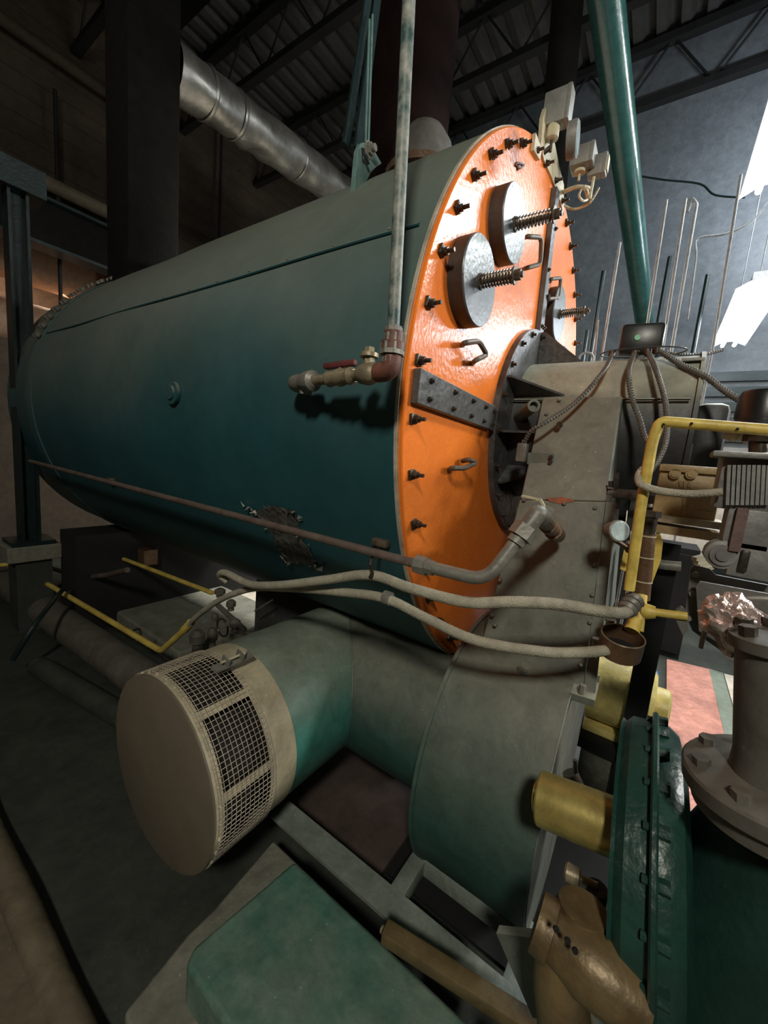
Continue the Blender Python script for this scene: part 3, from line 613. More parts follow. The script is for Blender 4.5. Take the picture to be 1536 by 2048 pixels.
for g in (92, 158, 186, 214, 30):
    a0 = pol(BR-0.01, g, -0.045); a1 = pol(0.405, g, -0.045); a2 = pol(BR-0.005, g, -0.22); tn = V(-math.sin(R_(g)), 0, math.cos(R_(g)))*0.008
    MB().prism([a0-tn/2, a1-tn/2, pol(0.405, g, -0.06)-tn/2, a2-tn/2], tn).build('gusset', 'black', bu)
for k in range(20):
    g = 3+k*18
    if 10 < g < 75: pass
    p = pol(0.405, g, 0); p.z -= 0.02
    MB().cyl(p+V(0, -0.02, 0), p+V(0, -0.062, 0), 0.0055, n=8).cyl(p+V(0, -0.042, 0), p+V(0, -0.052, 0), 0.011, n=6).build('flange_bolt', 'stud', bu)
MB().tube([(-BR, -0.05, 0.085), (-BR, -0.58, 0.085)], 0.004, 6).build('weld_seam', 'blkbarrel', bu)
# sight tube
sa = hx(1068, 811, -0.42); sb = sa+V(0.15, 0.09, -0.02)
mb = MB(); x, y_, d = frame_of(sa-sb); L0 = (sa-sb).length
mb.lathe(sb, sa-sb, [(0, 0.021), (L0, 0.021), (L0, 0.013), (L0-0.02, 0.013)], 20); mb.build('sight_tube', 'duct', bu)
# top junction box platform tab
MB().box(hy(1385, 722, -0.57)+V(0, 0, 0), (0.05, 0.06, 0.008)).build('lifting_tab', 'galv', bu)

# air duct between fan and burner
ad = thing('air_duct', (-0.4, -0.28, -0.75), 'dusty grey tapered air duct rising from the green fan to the burner', 'duct')
def ductside(px, py, X): return hx(px, py, X)
X1, X2, X3 = -0.31, -0.47, -0.62
T1, T2 = hx(1085, 795, X1), hx(1245, 792, X1); C1, C2 = hx(1040, 1000, X2), hx(1213, 1004, X2); B1, B2 = hx(953, 1322, X3), hx(1168, 1386, X3)
W1, W2, W3 = 0.6, 0.8, 1.0
mb = MB(); 
def loft(mb, a, b, w1, w2):
    A0, A1 = a; B0, B1_ = b
    v = [mb.bm.verts.new(p) for p in (A0, A1, A1+V(w1, 0, 0), A0+V(w1, 0, 0), B0, B1_, B1_+V(w2, 0, 0), B0+V(w2, 0, 0))]
    for f in ((0, 1, 5, 4), (1, 2, 6, 5), (2, 3, 7, 6), (3, 0, 4, 7), (0, 3, 2, 1), (4, 5, 6, 7)): mb.bm.faces.new([v[i] for i in f])
loft(mb, (T1, T2), (C1, C2), W1, W2); mb.build('upper_duct', 'duct', ad, bev=0.006)
mb = MB(); loft(mb, (C1-V(0.006, 0, 0), C2-V(0.006, 0, 0)), (B1, B2), W2, W3); mb.build('lower_duct', 'duct', ad, bev=0.004)
# lap flange on the front lower edge
f0 = hx(1217, 1030, X2-0.002); f1 = B2
mb = MB(); mb.prism([C2+V(-0.012, 0.0, 0), B2+V(-0.012, 0, 0), B2+V(-0.012, -0.028, 0), C2+V(-0.012, -0.028, 0)], (0.006, 0, 0)); mb.build('front_lap', 'duct', ad)
mb = MB(); mb.prism([B1+V(-0.03, 0.02, 0.006), B2+V(-0.03, -0.03, 0.006), B2+V(0.03, -0.03, 0.03), B1+V(0.03, 0.02, 0.03)], (0, 0, -0.02)); bf = mb.build('base_flange', 'duct', ad)
for px, py in ((1040, 1342), (1048, 1348), (1165, 1378)): c = hx(px, py, X3-0.03); MB().cyl(c+V(0, 0, -0.01), c+V(0, 0, 0.012), 0.009, n=6).build('flange_bolt', 'galv', bf)
for px, py, X in ((1048, 1000, -0.48), (1128, 985+22, -0.48), (1190, 1016, -0.48), (1093, 850-60+38, -0.34), (990, 1250, -0.6), (1000, 1160, -0.57), (985, 1230, -0.6), (1185, 1190, -0.55), (1180, 1245, -0.57), (1190, 1130, -0.53), (1160, 1330, -0.6), (1118, 800, -0.32)):
    c = hx(px, py, X-0.004); MB().lathe(c+V(0.01, 0, 0), (-1, 0, 0), [(0, 0.006), (0.012, 0.006), (0.016, 0.003)], 8).build('duct_screw', 'galv', ad)
c = hx(1122, 850, -0.37); MB().cyl(c+V(0.02, 0.0, 0), c+V(-0.03, -0.002, 0.002), 0.004, n=8).cyl(c+V(-0.024, 0, 0), c+V(-0.032, 0, 0), 0.008, n=8).build('test_plug', 'stud', ad)
mb = MB(); P = [(1092, 996), (1125, 994), (1150, 1000), (1145, 1004), (1120, 1008), (1100, 1003)]; mb.prism([hx(a, b, X2-0.010) for a, b in P], (0.004, 0, 0)); mb.build('primer_patch', 'primer', ad, 'orange primer scuff')
mb = MB(); mb.prism([hx(1056, 905, -0.415), hx(1107, 907, -0.415), hx(1107, 930, -0.415), hx(1054, 928, -0.415)], (0.006, 0, 0)); br = mb.build('switch_bracket', 'duct', ad)
for px, py in ((1102, 914), (1101, 924)): c = hx(px, py, -0.42); MB().cyl(c, c-V(0.008, 0, 0), 0.007, n=6).build('bracket_bolt', 'stud', br)
t = thing('limit_switch', hx(1045, 905, -0.43), 'small dark limit switch on the left edge of the grey air duct', 'switch')
MB().box(hx(1044, 905, -0.43), (0.03, 0.032, 0.062), bev=0.004).build('switch_body', 'greypl', t)
MB().cyl(hx(1049, 880, -0.43), hx(1047, 893, -0.43), 0.008, n=8).build('connector', 'galv', t)

# ================================================================== FAN, ELBOW, INTAKE
fc = V(-0.45, 0, -1.14)
fan = thing('combustion_fan', fc+V(0, -0.26, -0.43), 'dusty green round fan housing below the grey air duct', 'fan')
MB().lathe(fc+V(0, -0.10, 0), (0, -1, 0), [(0, 0.30), (0.0, 0.43), (0.33, 0.43), (0.33, 0.30)], 96, cap=True).build('scroll_housing', 'drum', fan)
MB().lathe(fc+V(0, -0.427, 0), (0, -1, 0), [(0, 0.42), (0.006, 0.42)], 96).build('front_plate', 'duct', fan)
MB().lathe(fc+V(0, -0.094, 0), (0, -1, 0), [(0, 0.436), (0.012, 0.436)], 96).build('rear_rim', 'drum', fan)
MB().cyl(hx(1140, 1545, -0.62), hx(1160, 1590, -0.62), 0.022, n=12).cyl(hx(1150, 1520, -0.62), hx(1152, 1545, -0.62), 0.006, n=8).build('shaft_fitting', 'stud', fan)

inn = thing('intake_silencer', (-1.0, 0.54, -1.14), 'teal round intake duct with a beige drum-shaped mesh screened end', 'air intake')
ic = V(0, 0.535, -1.142); IR = 0.283
def ring_yz(x, r, k, n): a = 2*PI*k/n; return V(x, ic.y+r*math.cos(a), ic.z+r*math.sin(a))
# teal pipe and mitred elbow: X-axis tube then Y-axis tube
mb = MB(); n = 64; L = []
for x, r in ((-1.0, IR-0.003), (-0.45, IR-0.003)):
    ring = []
    for k in range(n):
        a = 2*PI*k/n; yy = r*math.cos(a); zz = r*math.sin(a)
        xx = x if x < -0.5 else -0.45 + yy        # mitre plane through the corner
        ring.append(mb.bm.verts.new((xx, ic.y+yy, ic.z+zz)))
    L.append(ring)
mb.bridge(L[0], L[1]); mb.build('duct_leg', 'teal', inn, 'light teal leg')
mb = MB(); L = []
for s in (0, 1):
    ring = []
    for k in range(n):
        a = 2*PI*k/n; yy = IR*math.cos(a); zz = IR*math.sin(a)
        ring.append(mb.bm.verts.new((-0.45+yy, ic.y+yy if s == 0 else -0.10, ic.z+zz)))
    L.append(ring)
mb.bridge(L[0], L[1]); mb.build('duct_leg', 'drum', inn, 'darker green leg below the boiler')
mb = MB(); mb.tube([V(-0.45+IR*math.cos(2*PI*k/n), ic.y+IR*math.cos(2*PI*k/n), ic.z+IR*math.sin(2*PI*k/n)) for k in range(n)], 0.004, 6, closed=True); mb.build('mitre_weld', 'drum', inn)
mb = MB(); mb.lathe((-1.10, ic.y, ic.z), (1, 0, 0), [(0, IR), (0.10, IR)], 64, cap=False); mb.lathe((-1.10, ic.y, ic.z), (1, 0, 0), [(0, IR-0.003), (0.10, IR-0.003)], 64, cap=False); mb.build('beige_band', 'beige', inn, 'plain beige band')
mb = MB(); mb.lathe((-1.275, ic.y, ic.z), (1, 0, 0), [(0, IR), (0.026, IR)], 64, cap=False); mb.lathe((-1.275, ic.y, ic.z), (1, 0, 0), [(0, IR-.003), (0.026, IR-.003)], 64, cap=False); mb.build('cap_rim', 'beige', inn, 'beige rim with screws')
MB().lathe((-1.284, ic.y, ic.z), (1, 0, 0), [(0, IR-0.006), (0.004, IR+0.002), (0.009, IR+0.002)], 64).build('end_cap', 'cap', inn, 'round tan end cap')
MB().lathe((-1.27, ic.y, ic.z), (1, 0, 0), [(0, IR-0.05), (0.27, IR-0.05)], 48).build('dark_core', 'filter', inn, 'black interior')
ribs = [V(-1.25, 0, 0)]
for g in (-62, -24, 3, 40, 66, 100, 140, 180, 220, 250, 290):
    pass
def rib(px0, py0, wdeg):
    # rib at the angle seen in the photo
    best = None
    for g in range(0, 3600):
        a = R_(g/10); p = V(-1.12, ic.y+IR*math.cos(a), ic.z+IR*math.sin(a)); d = p-CAM
        if d.dot(V(0, -math.cos(a), -math.sin(a))) < 0: continue
        X = 768+FPX*d.dot(rt)/d.dot(fw); Y = 1024-FPX*d.dot(up)/d.dot(fw); e = (X-px0)**2+(Y-py0)**2
        if best is None or e < best[0]: best = (e, a)
    return best[1]
angs = [rib(480, 1390, 0), rib(510, 1572, 0)]
step = abs(angs[0]-angs[1]); base = angs[0]
for k in range(8):
    a0 = base + k*2*PI/8
    mb = MB(); pts = []
    for s in (-1, 0, 1):
        a = a0+s*0.042; pts.append((a, ))
    v = []
    for r in (IR-0.006, IR-0.002):
        for s in (-1, -0.33, 0.33, 1):
            a = a0+s*0.045; v.append([mb.bm.verts.new((x, ic.y+r*math.cos(a), ic.z+r*math.sin(a))) for x in (-1.255, -1.095)])
    for i in range(3): mb.bm.faces.new((v[i][0], v[i][1], v[i+1][1], v[i+1][0])); mb.bm.faces.new((v[4+i][0], v[5+i][0], v[5+i][1], v[4+i][1]))
    for i in (0, 3): mb.bm.faces.new((v[i][0], v[4+i][0], v[4+i][1], v[i][1]))
    mb.build('screen_rib', 'beige', inn)
mb = MB(); NW = 120
for k in range(NW):
    a = 2*PI*k/NW; r = IR+0.004
    mb.tube([V(-1.265, ic.y+r*math.cos(a), ic.z+r*math.sin(a)), V(-1.085, ic.y+r*math.cos(a), ic.z+r*math.sin(a))], 0.0011, 4, cap=False)
for i in range(13):
    x = -1.262+i*0.0145
    mb.tube([V(x, ic.y+(IR+0.0055)*math.cos(2*PI*k/96), ic.z+(IR+0.0055)*math.sin(2*PI*k/96)) for k in range(96)], 0.0011, 4, closed=True)
mb.build('wire_screen', 'wire', inn, 'square wire mesh screen')
for k in range(36):
    a = 2*PI*k/36; MB().lathe((-1.262, ic.y+(IR-0.002)*math.cos(a), ic.z+(IR-0.002)*math.sin(a)), (0, math.cos(a), math.sin(a)), [(0, 0.005), (0.005, 0.005), (0.008, 0.002)], 8).build('rim_screw', 'wire', inn)
# clamp on top of the screen
ca = R_(112)
cp = V(-1.11, ic.y+IR*math.cos(ca), ic.z+IR*math.sin(ca)) if False else None
ctop = hy(468, 1322, 0.535); 
k0 = hx(466, 1325, -1.10)
nr = V(0, k0.y-ic.y, k0.z-ic.z).normalized(); tg = V(1, 0, 0).cross(nr)
cl = MB().box(k0+nr*0.004, (0.13, 0.03, 0.006), (V(1, 0, 0), tg, nr)).box(k0+nr*0.016+V(-0.028, 0, 0), (0.006, 0.034, 0.028), (V(1, 0, 0), tg, nr)).box(k0+nr*0.016+V(0.022, 0, 0), (0.006, 0.034, 0.028), (V(1, 0, 0), tg, nr)).build('band_clamp', 'galv', inn)
MB().cyl(k0+nr*0.02+V(-0.045, 0, 0), k0+nr*0.02+V(0.04, 0, 0), 0.004, n=8).cyl(k0+nr*0.02+V(0.025, 0, 0), k0+nr*0.02+V(0.035, 0, 0), 0.009, n=6).build('clamp_bolt', 'cream', cl)

# ================================================================== HOSES
t = thing('braided_hose', hx(740, 1150, -0.98), 'upper grey braided hose looping from under the shell to the fitting stack', 'hose')
P1 = [hx(455, 1163, -0.86), hx(440, 1150, -0.88), hx(452, 1146, -0.90), hx(500, 1168, -0.93), hx(560, 1170, -0.96), hx(650, 1160, -0.98), hx(740, 1150, -0.98), hx(820, 1176, -0.98), hx(930, 1204, -0.95), hx(1020, 1204, -0.92), hx(1110, 1208, -0.88), hx(1200, 1222, -0.82), hx(1245, 1226, -0.76), hx(1266, 1214, -0.72)]
MB().tube(catmull(P1, 12), 0.0135, 14).build('hose_run', 'hose', t)
mb = MB(); d = (hx(1272, 1196, -0.70)-hx(1252, 1222, -0.74))
for f in (0, 0.33, 0.66): mb.lathe(hx(1252, 1222, -0.74)+d*f, d, [(0, 0.019), (0.008, 0.023), (0.014, 0.019)], 14)
mb.build('hose_clamp', 'galv', t)
t = thing('braided_hose', hx(770, 1195, -0.97), 'lower grey braided hose running from the yellow pipe to the brown cup', 'hose')
P2 = [hx(372, 1256, -0.80), hx(395, 1232, -0.82), hx(440, 1200, -0.85), hx(500, 1178, -0.88), hx(570, 1176, -0.92), hx(680, 1184, -0.95), hx(770, 1197, -0.97), hx(850, 1235, -0.95), hx(950, 1280, -0.92), hx(1080, 1303, -0.86), hx(1160, 1305, -0.80), hx(1220, 1300, -0.74)]
MB().tube(catmull(P2, 12), 0.0128, 14).build('hose_run', 'hose', t)
c = hx(775, 1196, -0.97); MB().cyl(c+V(0, 0.01, 0), c+V(0, -0.01, 0), 0.018, n=14).build('hose_clamp', 'galv', t)
MB().tube([onshell(762, 1092, 1.01), hx(742, 1120, -1.0), hx(744, 1146, -1.0), hx(740, 1156, -1.0)], 0.005, 6, smooth=3).build('hose_tie', 'stud', None, 'thin wire tie hanging the upper hose from the rusty pipe', hx(742, 1120, -1.0), cat='wire')

# ================================================================== CONTROLS ON TOP RIGHT OF THE DOOR
t = thing('mounting_bracket', (-0.1, -0.03, 0.95), 'cream bracket plate along the upper right rim of the orange door', 'bracket')
plate = [hy(1102, 350, -0.03), hy(1088, 320, -0.03), hy(1082, 290, -0.03), hy(1086, 235, -0.03), hy(1092, 215, -0.03), hy(1100, 235, -0.03), hy(1118, 330, -0.03), hy(1128, 370, -0.03), hy(1128, 430, -0.03), hy(1120, 400, -0.03)]
MB().prism(plate, (0, 0.012, 0)).build('plate', 'cream', t)
MB().prism([hy(1068, 300, -0.035), hy(1072, 265, -0.035), hy(1084, 300, -0.035), hy(1080, 320, -0.035)], (0, 0.012, 0)).build('gusset', 'cream', t)
def cbox(p0, sx, sy, sz, name, mt, lab, cat, extra=None):
    t = thing(name, p0, lab, cat)
    MB().box(p0, (sx, sy, sz), bev=0.004).build('case', mt, t)
    MB().box(p0+V(0, -sy/2-0.006, 0), (sx*1.04, 0.016, sz*1.03), bev=0.004).build('cover', mt, t)
    return t
b1 = hy(1112, 222, -0.05)
t = cbox(b1, 0.052, 0.075, 0.105, 'pressure_control', 'ctrl', 'tall grey pressure control box, topmost beside the orange door', 'control box')
MB().lathe(b1+V(-0.004, 0.0, -0.05), (0, 0, -1), [(0, 0.021), (0.04, 0.021), (0.046, 0.012)], 20).build('bellows', 'cream', t)
MB().cyl(b1+V(-0.004, 0, -0.09), b1+V(-0.004, 0, -0.13), 0.005, n=8).cyl(b1+V(-0.004, 0, -0.115), b1+V(-0.004, 0.04, -0.135), 0.008, n=8).build('stem', 'stud', t)
gp = hy(1135, 283, -0.16)
t = thing('dial_gauge', gp, 'round glass-faced dial gauge seen edge-on below the tall grey control box', 'gauge')
gn = (V(0.12, -1, 0.02)).normalized()
MB().lathe(gp, gn, [(0, 0.045), (0.020, 0.047), (0.027, 0.044)], 32).build('case', 'ctrl', t)
MB().lathe(gp+gn*0.027, gn, [(0, 0.042), (0.003, 0.040)], 32).build('glass', 'glass', t)
b2 = hy(1163, 320, -0.10); t = cbox(b2, 0.075, 0.07, 0.068, 'operating_control', 'ctrl', 'grey control box with small print, middle of the three beside the door', 'control box')
MB().cyl(b2+V(0, 0, -0.03), b2+V(0, 0, -0.075), 0.005, n=8).lathe(b2+V(0, 0, -0.032), (0, 0, -1), [(0, 0.02), (0.015, 0.02)], 14).build('stem', 'cream', t)
b3 = hy(1192, 335, -0.15); t = cbox(b3, 0.042, 0.05, 0.072, 'limit_control', 'ctrl', 'small grey control box with framed window, rightmost beside the door', 'control box')
MB().box(b3+V(0, -0.041, 0), (0.030, 0.006, 0.052)).build('window', 'cream', t)
MB().cyl(b3+V(-0.01, 0, -0.04), b3+V(-0.03, 0, -0.13), 0.0055, n=8).build('stem', 'cream', t)
t = thing('control_tubing', hy(1150, 385, -0.08), 'cream pipe manifold and curled tubing under the small control boxes', 'tubing')
MB().tube(bends([hy(1122, 388, 0.0), hy(1135, 380, -0.06), hy(1155, 373, -0.1), hy(1172, 375, -0.12), hy(1177, 400, -0.13)], 0.02), 0.008, 8).build('manifold', 'cream', t)
MB().tube([hy(1163, 378, -.11), hy(1158, 392, -.12), hy(1168, 402, -.13), hy(1182, 392, -.13), hy(1180, 376, -.13), hy(1168, 372, -.13)], 0.0045, 6, smooth=5).build('curled_tube', 'cream', t)
corr(MB(), catmull([hy(1122, 400, 0.0), hy(1130, 412, -0.03), hy(1148, 418, -0.06), hy(1168, 412, -0.1), hy(1182, 402, -0.13), hy(1198, 375, -0.15)], 10), 0.006, 0.005).build('flexible_conduit', 'cream', t)

# ================================================================== JUNCTION BOX AND FLEX CONDUITS
jb = V(-0.06, -0.40, 0.345)
jc = hx(1282, 676, -0.1)
t = thing('junction_box', jc-V(0, 0, 0.05), 'small black junction box with a green dot on top of the burner', 'junction box')
ja = (V(0.12, -1, 0).normalized()*-1, V(1, 0.12, 0).normalized(), V(0, 0, 1))
MB().box(jc+V(0.02, 0, 0), (0.05, 0.135, 0.105), (V(1, 0.12, 0).normalized(), V(-0.12, 1, 0).normalized(), V(0, 0, 1)), bev=0.014).build('box', 'blackbox', t)
MB().box(jc+V(0.03, 0, -0.07), (0.03, 0.05, 0.06)).build('stand', 'black', t)
MB().box(jc+V(0.02, 0.0, -0.098), (0.10, 0.20, 0.008)).build('base_plate', 'black', t)
MB().lathe(hx(1275, 675, -0.1085), (-1, -0.12, 0), [(0, 0.0095), (0.0015, 0.0095)], 20).build('green_dot', 'greendot', t, 'round green sticker')
MB().torus(jc+V(0.0, -0.01, -0.05), (0.06, 0, 1), 0.13, 0.0026, 32, 6, (1.0, 0.42)).build('wire_loop', 'black', t)
for px, py in ((1225, 704), (1271, 703), (1296, 700), (1315, 697)):
    c = hx(px, py, -0.15); MB().lathe(c, (-0.3, 0, -1), [(0, 0.012), (0.012, 0.012), (0.02, 0.009)], 10).build('connector', 'stud', t)
def flex(pts, r, lab, ptlab=None, mt='flex'):
    P = catmull([hx(a, b, c) for a, b, c in pts], 10)
    corr(MB(), P, r).build('flexible_conduit', mt, None, lab, P[len(P)//2], cat='conduit', group='flexible conduits from the junction box')
flex([(1225, 708, -0.15), (1205, 745, -0.33), (1150, 805, -0.40), (1090, 845, -0.46), (1062, 862, -0.46), (1050, 882, -0.44)], 0.0075, 'dark flexible conduit slanting down-left across the grey air duct')
flex([(1270, 706, -0.15), (1258, 740, -0.28), (1262, 790, -0.33), (1280, 840, -0.36), (1290, 875, -0.38), (1305, 893, -0.40)], 0.0085, 'flexible conduit hanging down the barrel, left one of the pair')
flex([(1296, 703, -0.15), (1312, 740, -0.27), (1330, 800, -0.34), (1334, 850, -0.38), (1330, 890, -0.42), (1314, 925, -0.46), (1300, 945, -0.50)], 0.0085, 'flexible conduit hanging down the barrel, right one of the pair')
flex([(1315, 699, -0.15), (1360, 728, -0.20), (1410, 752, -0.25), (1450, 782, -0.30), (1490, 806, -0.35), (1516, 815, -0.4)], 0.0095, 'thick flexible conduit running right to the black round sensor')
flex([(1330, 703, -0.1), (1365, 709, -0.05), (1410, 708, 0.0), (1445, 700, 0.05)], 0.006, 'thin flexible conduit running right towards the bright lamp')
t = thing('hand_wheel', hx(1170, 715, 0.2), 'small grey ring handwheel behind the burner barrel', 'handwheel')
MB().torus(hx(1172, 718, 0.1), (-1, -0.3, 0.2), 0.028, 0.005, 24, 8).build('rim', 'rod', t)

# ================================================================== GAS TRAIN
t = thing('yellow_guard_pipe', hx(1270, 1150, -0.7), 'yellow pipe rising beside the burner and bending right over the actuators', 'pipe')
P = bends([hx(1258, 1180, -0.72), hx(1282, 1010, -0.72), hx(1305, 880, -0.72), hx(1320, 842, -0.72), hx(1352, 845, -0.72), hx(1560, 862, -0.72)], 0.03)
MB().tube(P, 0.0115, 12).build('pipe_run', 'yellow', t)
mb = MB()
for px, py in ((1327, 849), (1383, 847), (1475, 858)): c = hx(px, py, -0.733); mb.lathe(c, (-1, 0, 0), [(0, 0.003), (0.002, 0.0025)], 8)
mb.build('paint_chip', 'dark', t)
# tan actuator
Xt = -0.50
tc_ = hx(1374, 985, Xt)
t = thing('damper_actuator', tc_-V(0, 0, 0.1), 'tan boxy actuator with two round bosses below the flexible conduits', 'actuator')
ta = (V(0, -1, 0), V(1, 0, 0), V(0, 0, 1))
MB().box(tc_+V(0.05, 0, 0), (0.135, 0.10, 0.14), ta, bev=0.006).build('case', 'tan', t)
MB().box(tc_+V(-0.004, 0, 0.06), (0.138, 0.012, 0.018), ta, bev=0.002).build('lid', 'tan', t)
for px in (1350, 1383):
    MB().lathe(hx(px, 948, Xt-0.006), (-1, 0, 0), [(0, 0.013), (0.004, 0.013), (0.004, 0.009), (0.007, 0.009)], 20).build('boss', 'tan', t)
mb = MB()
for (a, b) in (((1360, 962), (1362, 976)), ((1370, 962), (1368, 1030)), ((1380, 976), (1432, 980)), ((1380, 962), (1378, 975)), ((1386, 1022), (1426, 1026)), ((1318, 976), (1360, 976))):
    mb.beam(hx(*a, Xt-0.002), hx(*b, Xt-0.002), 0.006, 0.003, (-1, 0, 0))
mb.build('cast_rib', 'tan', t)
MB().box(hx(1370, 1040, Xt+0.03), (0.15, 0.1, 0.018), ta).build('base_plate', 'brass', t)
MB().box(hx(1375, 1062, Xt+0.04), (0.17, 0.11, 0.022), ta).build('mount_plate', 'tan', t)
MB().cyl(hx(1312, 1040, Xt), hx(1312, 1048, Xt), 0.006, n=6).cyl(hx(1435, 985, Xt), hx(1435, 1000, Xt), 0.005, n=6).build('case_screw', 'galv', t)
# grey finned actuator
Xf = -0.72
t = thing('valve_actuator', hx(1490, 1100, Xf), 'grey finned valve actuator at the right edge above the grey plates', 'actuator')
fcn = hx(1500, 966, Xf)
MB().box(fcn+V(0.035, -0.008, 0), (0.115, 0.07, 0.115), ta, bev=0.005).build('case', 'greyal', t)
for i in range(9):
    px = 1458+i*9.8; MB().beam(hx(px, 930, Xf-0.006), hx(px-4, 1010, Xf-0.006), 0.0055, 0.012, (-1, 0, 0)).build('fin', 'ctrl', t)
MB().box(hx(1495, 912, Xf), (0.115, 0.06, 0.012), ta, bev=0.003).build('lid', 'greyal', t)
MB().box(hx(1497, 1060, Xf)+V(0.03, 0, 0), (0.075, 0.06, 0.085), ta, bev=0.004).build('lower_case', 'greyal', t)
MB().box(hx(1478, 1060, Xf-0.012)+V(0.01, 0, 0), (0.018, 0.02, 0.09), ta).build('red_strip', 'redstrip', t, 'faded red strip')
MB().box(hx(1516, 1125, Xf)+V(0.03, 0, 0), (0.09, 0.06, 0.075), ta, bev=0.004).build('name_block', 'greyal', t)
MB().box(hx(1488, 1122, Xf-0.004), (0.014, 0.008, 0.045), ta, bev=0.002).build('latch', 'stud', t)
c = hx(1445, 1110, Xf); MB().lathe(c+V(0.04, 0, 0), (-1, 0, 0), [(0, 0.03), (0.04, 0.03), (0.042, 0.022), (0.046, 0.022), (0.046, 0.012), (0.05, 0.012)], 24).build('round_boss', 'greyal', t)
MB().prism([hx(1405, 1108, Xf+0.02), hx(1420, 1090, Xf+0.02), hx(1460, 1086, Xf+0.02), hx(1475, 1100, Xf+0.02), hx(1475, 1128, Xf+0.02), hx(1430, 1140, Xf+0.02)], (0.03, 0, 0)).build('arm', 'greyal', t)
# grey plates
t = thing('linkage_plate', hx(1420, 1200, -0.7), 'pair of overlapping grey steel plates under the finned actuator', 'plate')
pl = [(1382, 1136), (1390, 1130), (1420, 1138), (1432, 1150), (1560, 1175), (1560, 1300), (1440, 1300), (1385, 1262), (1370, 1230)]
MB().prism([hx(a, b, -0.64) for a, b in pl], (0.008, 0, 0)).build('rear_plate', 'greypl', t)
pl = [(1392, 1172), (1400, 1163), (1560, 1192), (1560, 1330), (1460, 1300), (1398, 1262)]
MB().prism([hx(a, b, -0.68) for a, b in pl], (0.008, 0, 0)).build('front_plate', 'greypl', t)
for px, py in ((1391, 1148), (1384, 1186), (1405, 1183), (1376, 1235)):
    c = hx(px, py, -0.645); MB().cyl(c, c-V(0.01, 0, 0), 0.007, n=6).build('plate_bolt', 'galv', t)
MB().prism([hx(a, b, -0.66) for a, b in ((1352, 1222), (1362, 1215), (1372, 1222), (1376, 1262), (1366, 1272), (1352, 1240))], (0.02, 0, 0)).build('pipe_lug', 'greypl', t)
# brown pipe stack with yellow plate
t = thing('gas_riser', hx(1285, 1200, -0.62), 'brown threaded pipe stack with pale joint lines right of the air duct', 'pipe')
g0, g1 = hx(1293, 1068, -0.6), hx(1282, 1198, -0.6)
MB().cyl(g0, g1, 0.020, n=20).build('pipe_run', 'copper', t)
mb = MB()
for py, r in ((1070, 0.0215), (1112, 0.022), (1160, 0.022)):
    f = (py-1068)/130; c = g0+(g1-g0)*f; mb.cyl(c, c+V(0, 0, -0.003), r, n=20)
mb.build('joint_ring', 'cream', t, 'pale joint ring')
MB().cyl(g0, g0+V(0, 0, 0.05), 0.018, n=12).cyl(g0+V(0, 0, 0.045), g0+V(0, 0, 0.06), 0.024, n=6).build('top_nut', 'stud', t)
yp = [(1300, 1070), (1320, 1068), (1326, 1085), (1322, 1120), (1305, 1165), (1296, 1178), (1290, 1176)]
MB().prism([hx(a, b, -0.56) for a, b in yp], (0.012, 0, 0)).build('yellow_plate', 'yellow', None, 'yellow curved steel plate behind the brown pipe stack', hx(1305, 1120, -0.56), cat='plate')
yp = [(1248, 1100), (1258, 1092), (1270, 1100), (1272, 1145), (1260, 1146), (1240, 1138)]
MB().prism([hx(a, b, -0.57) for a, b in yp], (0.012, 0, 0)).build('yellow_tab', 'yellow', None, 'small chipped yellow tab left of the brown pipe stack', hx(1255, 1120, -0.57), cat='plate')
# pressure gauge
gp = hx(1240, 1062, -0.68); gn = V(-0.75, -0.60, 0.2).normalized()
t = thing('pressure_gauge', gp, 'small round pressure gauge with a white face right of the air duct', 'gauge')
MB().lathe(gp+gn*-0.034, gn, [(0, 0.022), (0.02, 0.027), (0.032, 0.027), (0.034, 0.024)], 28).build('case', 'galv', t)
MB().lathe(gp, gn, [(0, 0.024), (0.001, 0.023)], 28).build('dial', 'glass', t)
MB().tube([gp-gn*0.015+V(0, 0, -0.022), hx(1258, 1098, -0.64), hx(1264, 1112, -0.62)], 0.006, 8).build('stem', 'copper', t)
MB().lathe(hx(1254, 1092, -0.645), hx(1264, 1112, -0.62)-hx(1254, 1092, -0.645), [(0, 0.009), (0.018, 0.009)], 6).build('stem_nut', 'copper', t)
# yellow tee and branch
t = thing('yellow_tee', hx(1290, 1240, -0.66), 'yellow pipe tee with a branch running right to the grey plates', 'pipe fitting')
MB().tube([hx(1284, 1190, -0.64), hx(1280, 1225, -0.66), hx(1276, 1262, -0.68)], 0.012, 12).build('vertical_leg', 'yellow', t)
MB().tube([hx(1282, 1221, -0.66), hx(1375, 1233, -0.66)], 0.010, 12).lathe(hx(1282, 1221, -0.66), hx(1375, 1233, -0.66)-hx(1282, 1221, -0.66), [(0, 0.016), (0.012, 0.019), (0.03, 0.014)], 14).build('branch', 'yellow', t)
MB().cyl(hx(1272, 1240, -0.67), hx(1263, 1262, -0.69), 0.017, n=14).build('lower_socket', 'yellow', t)
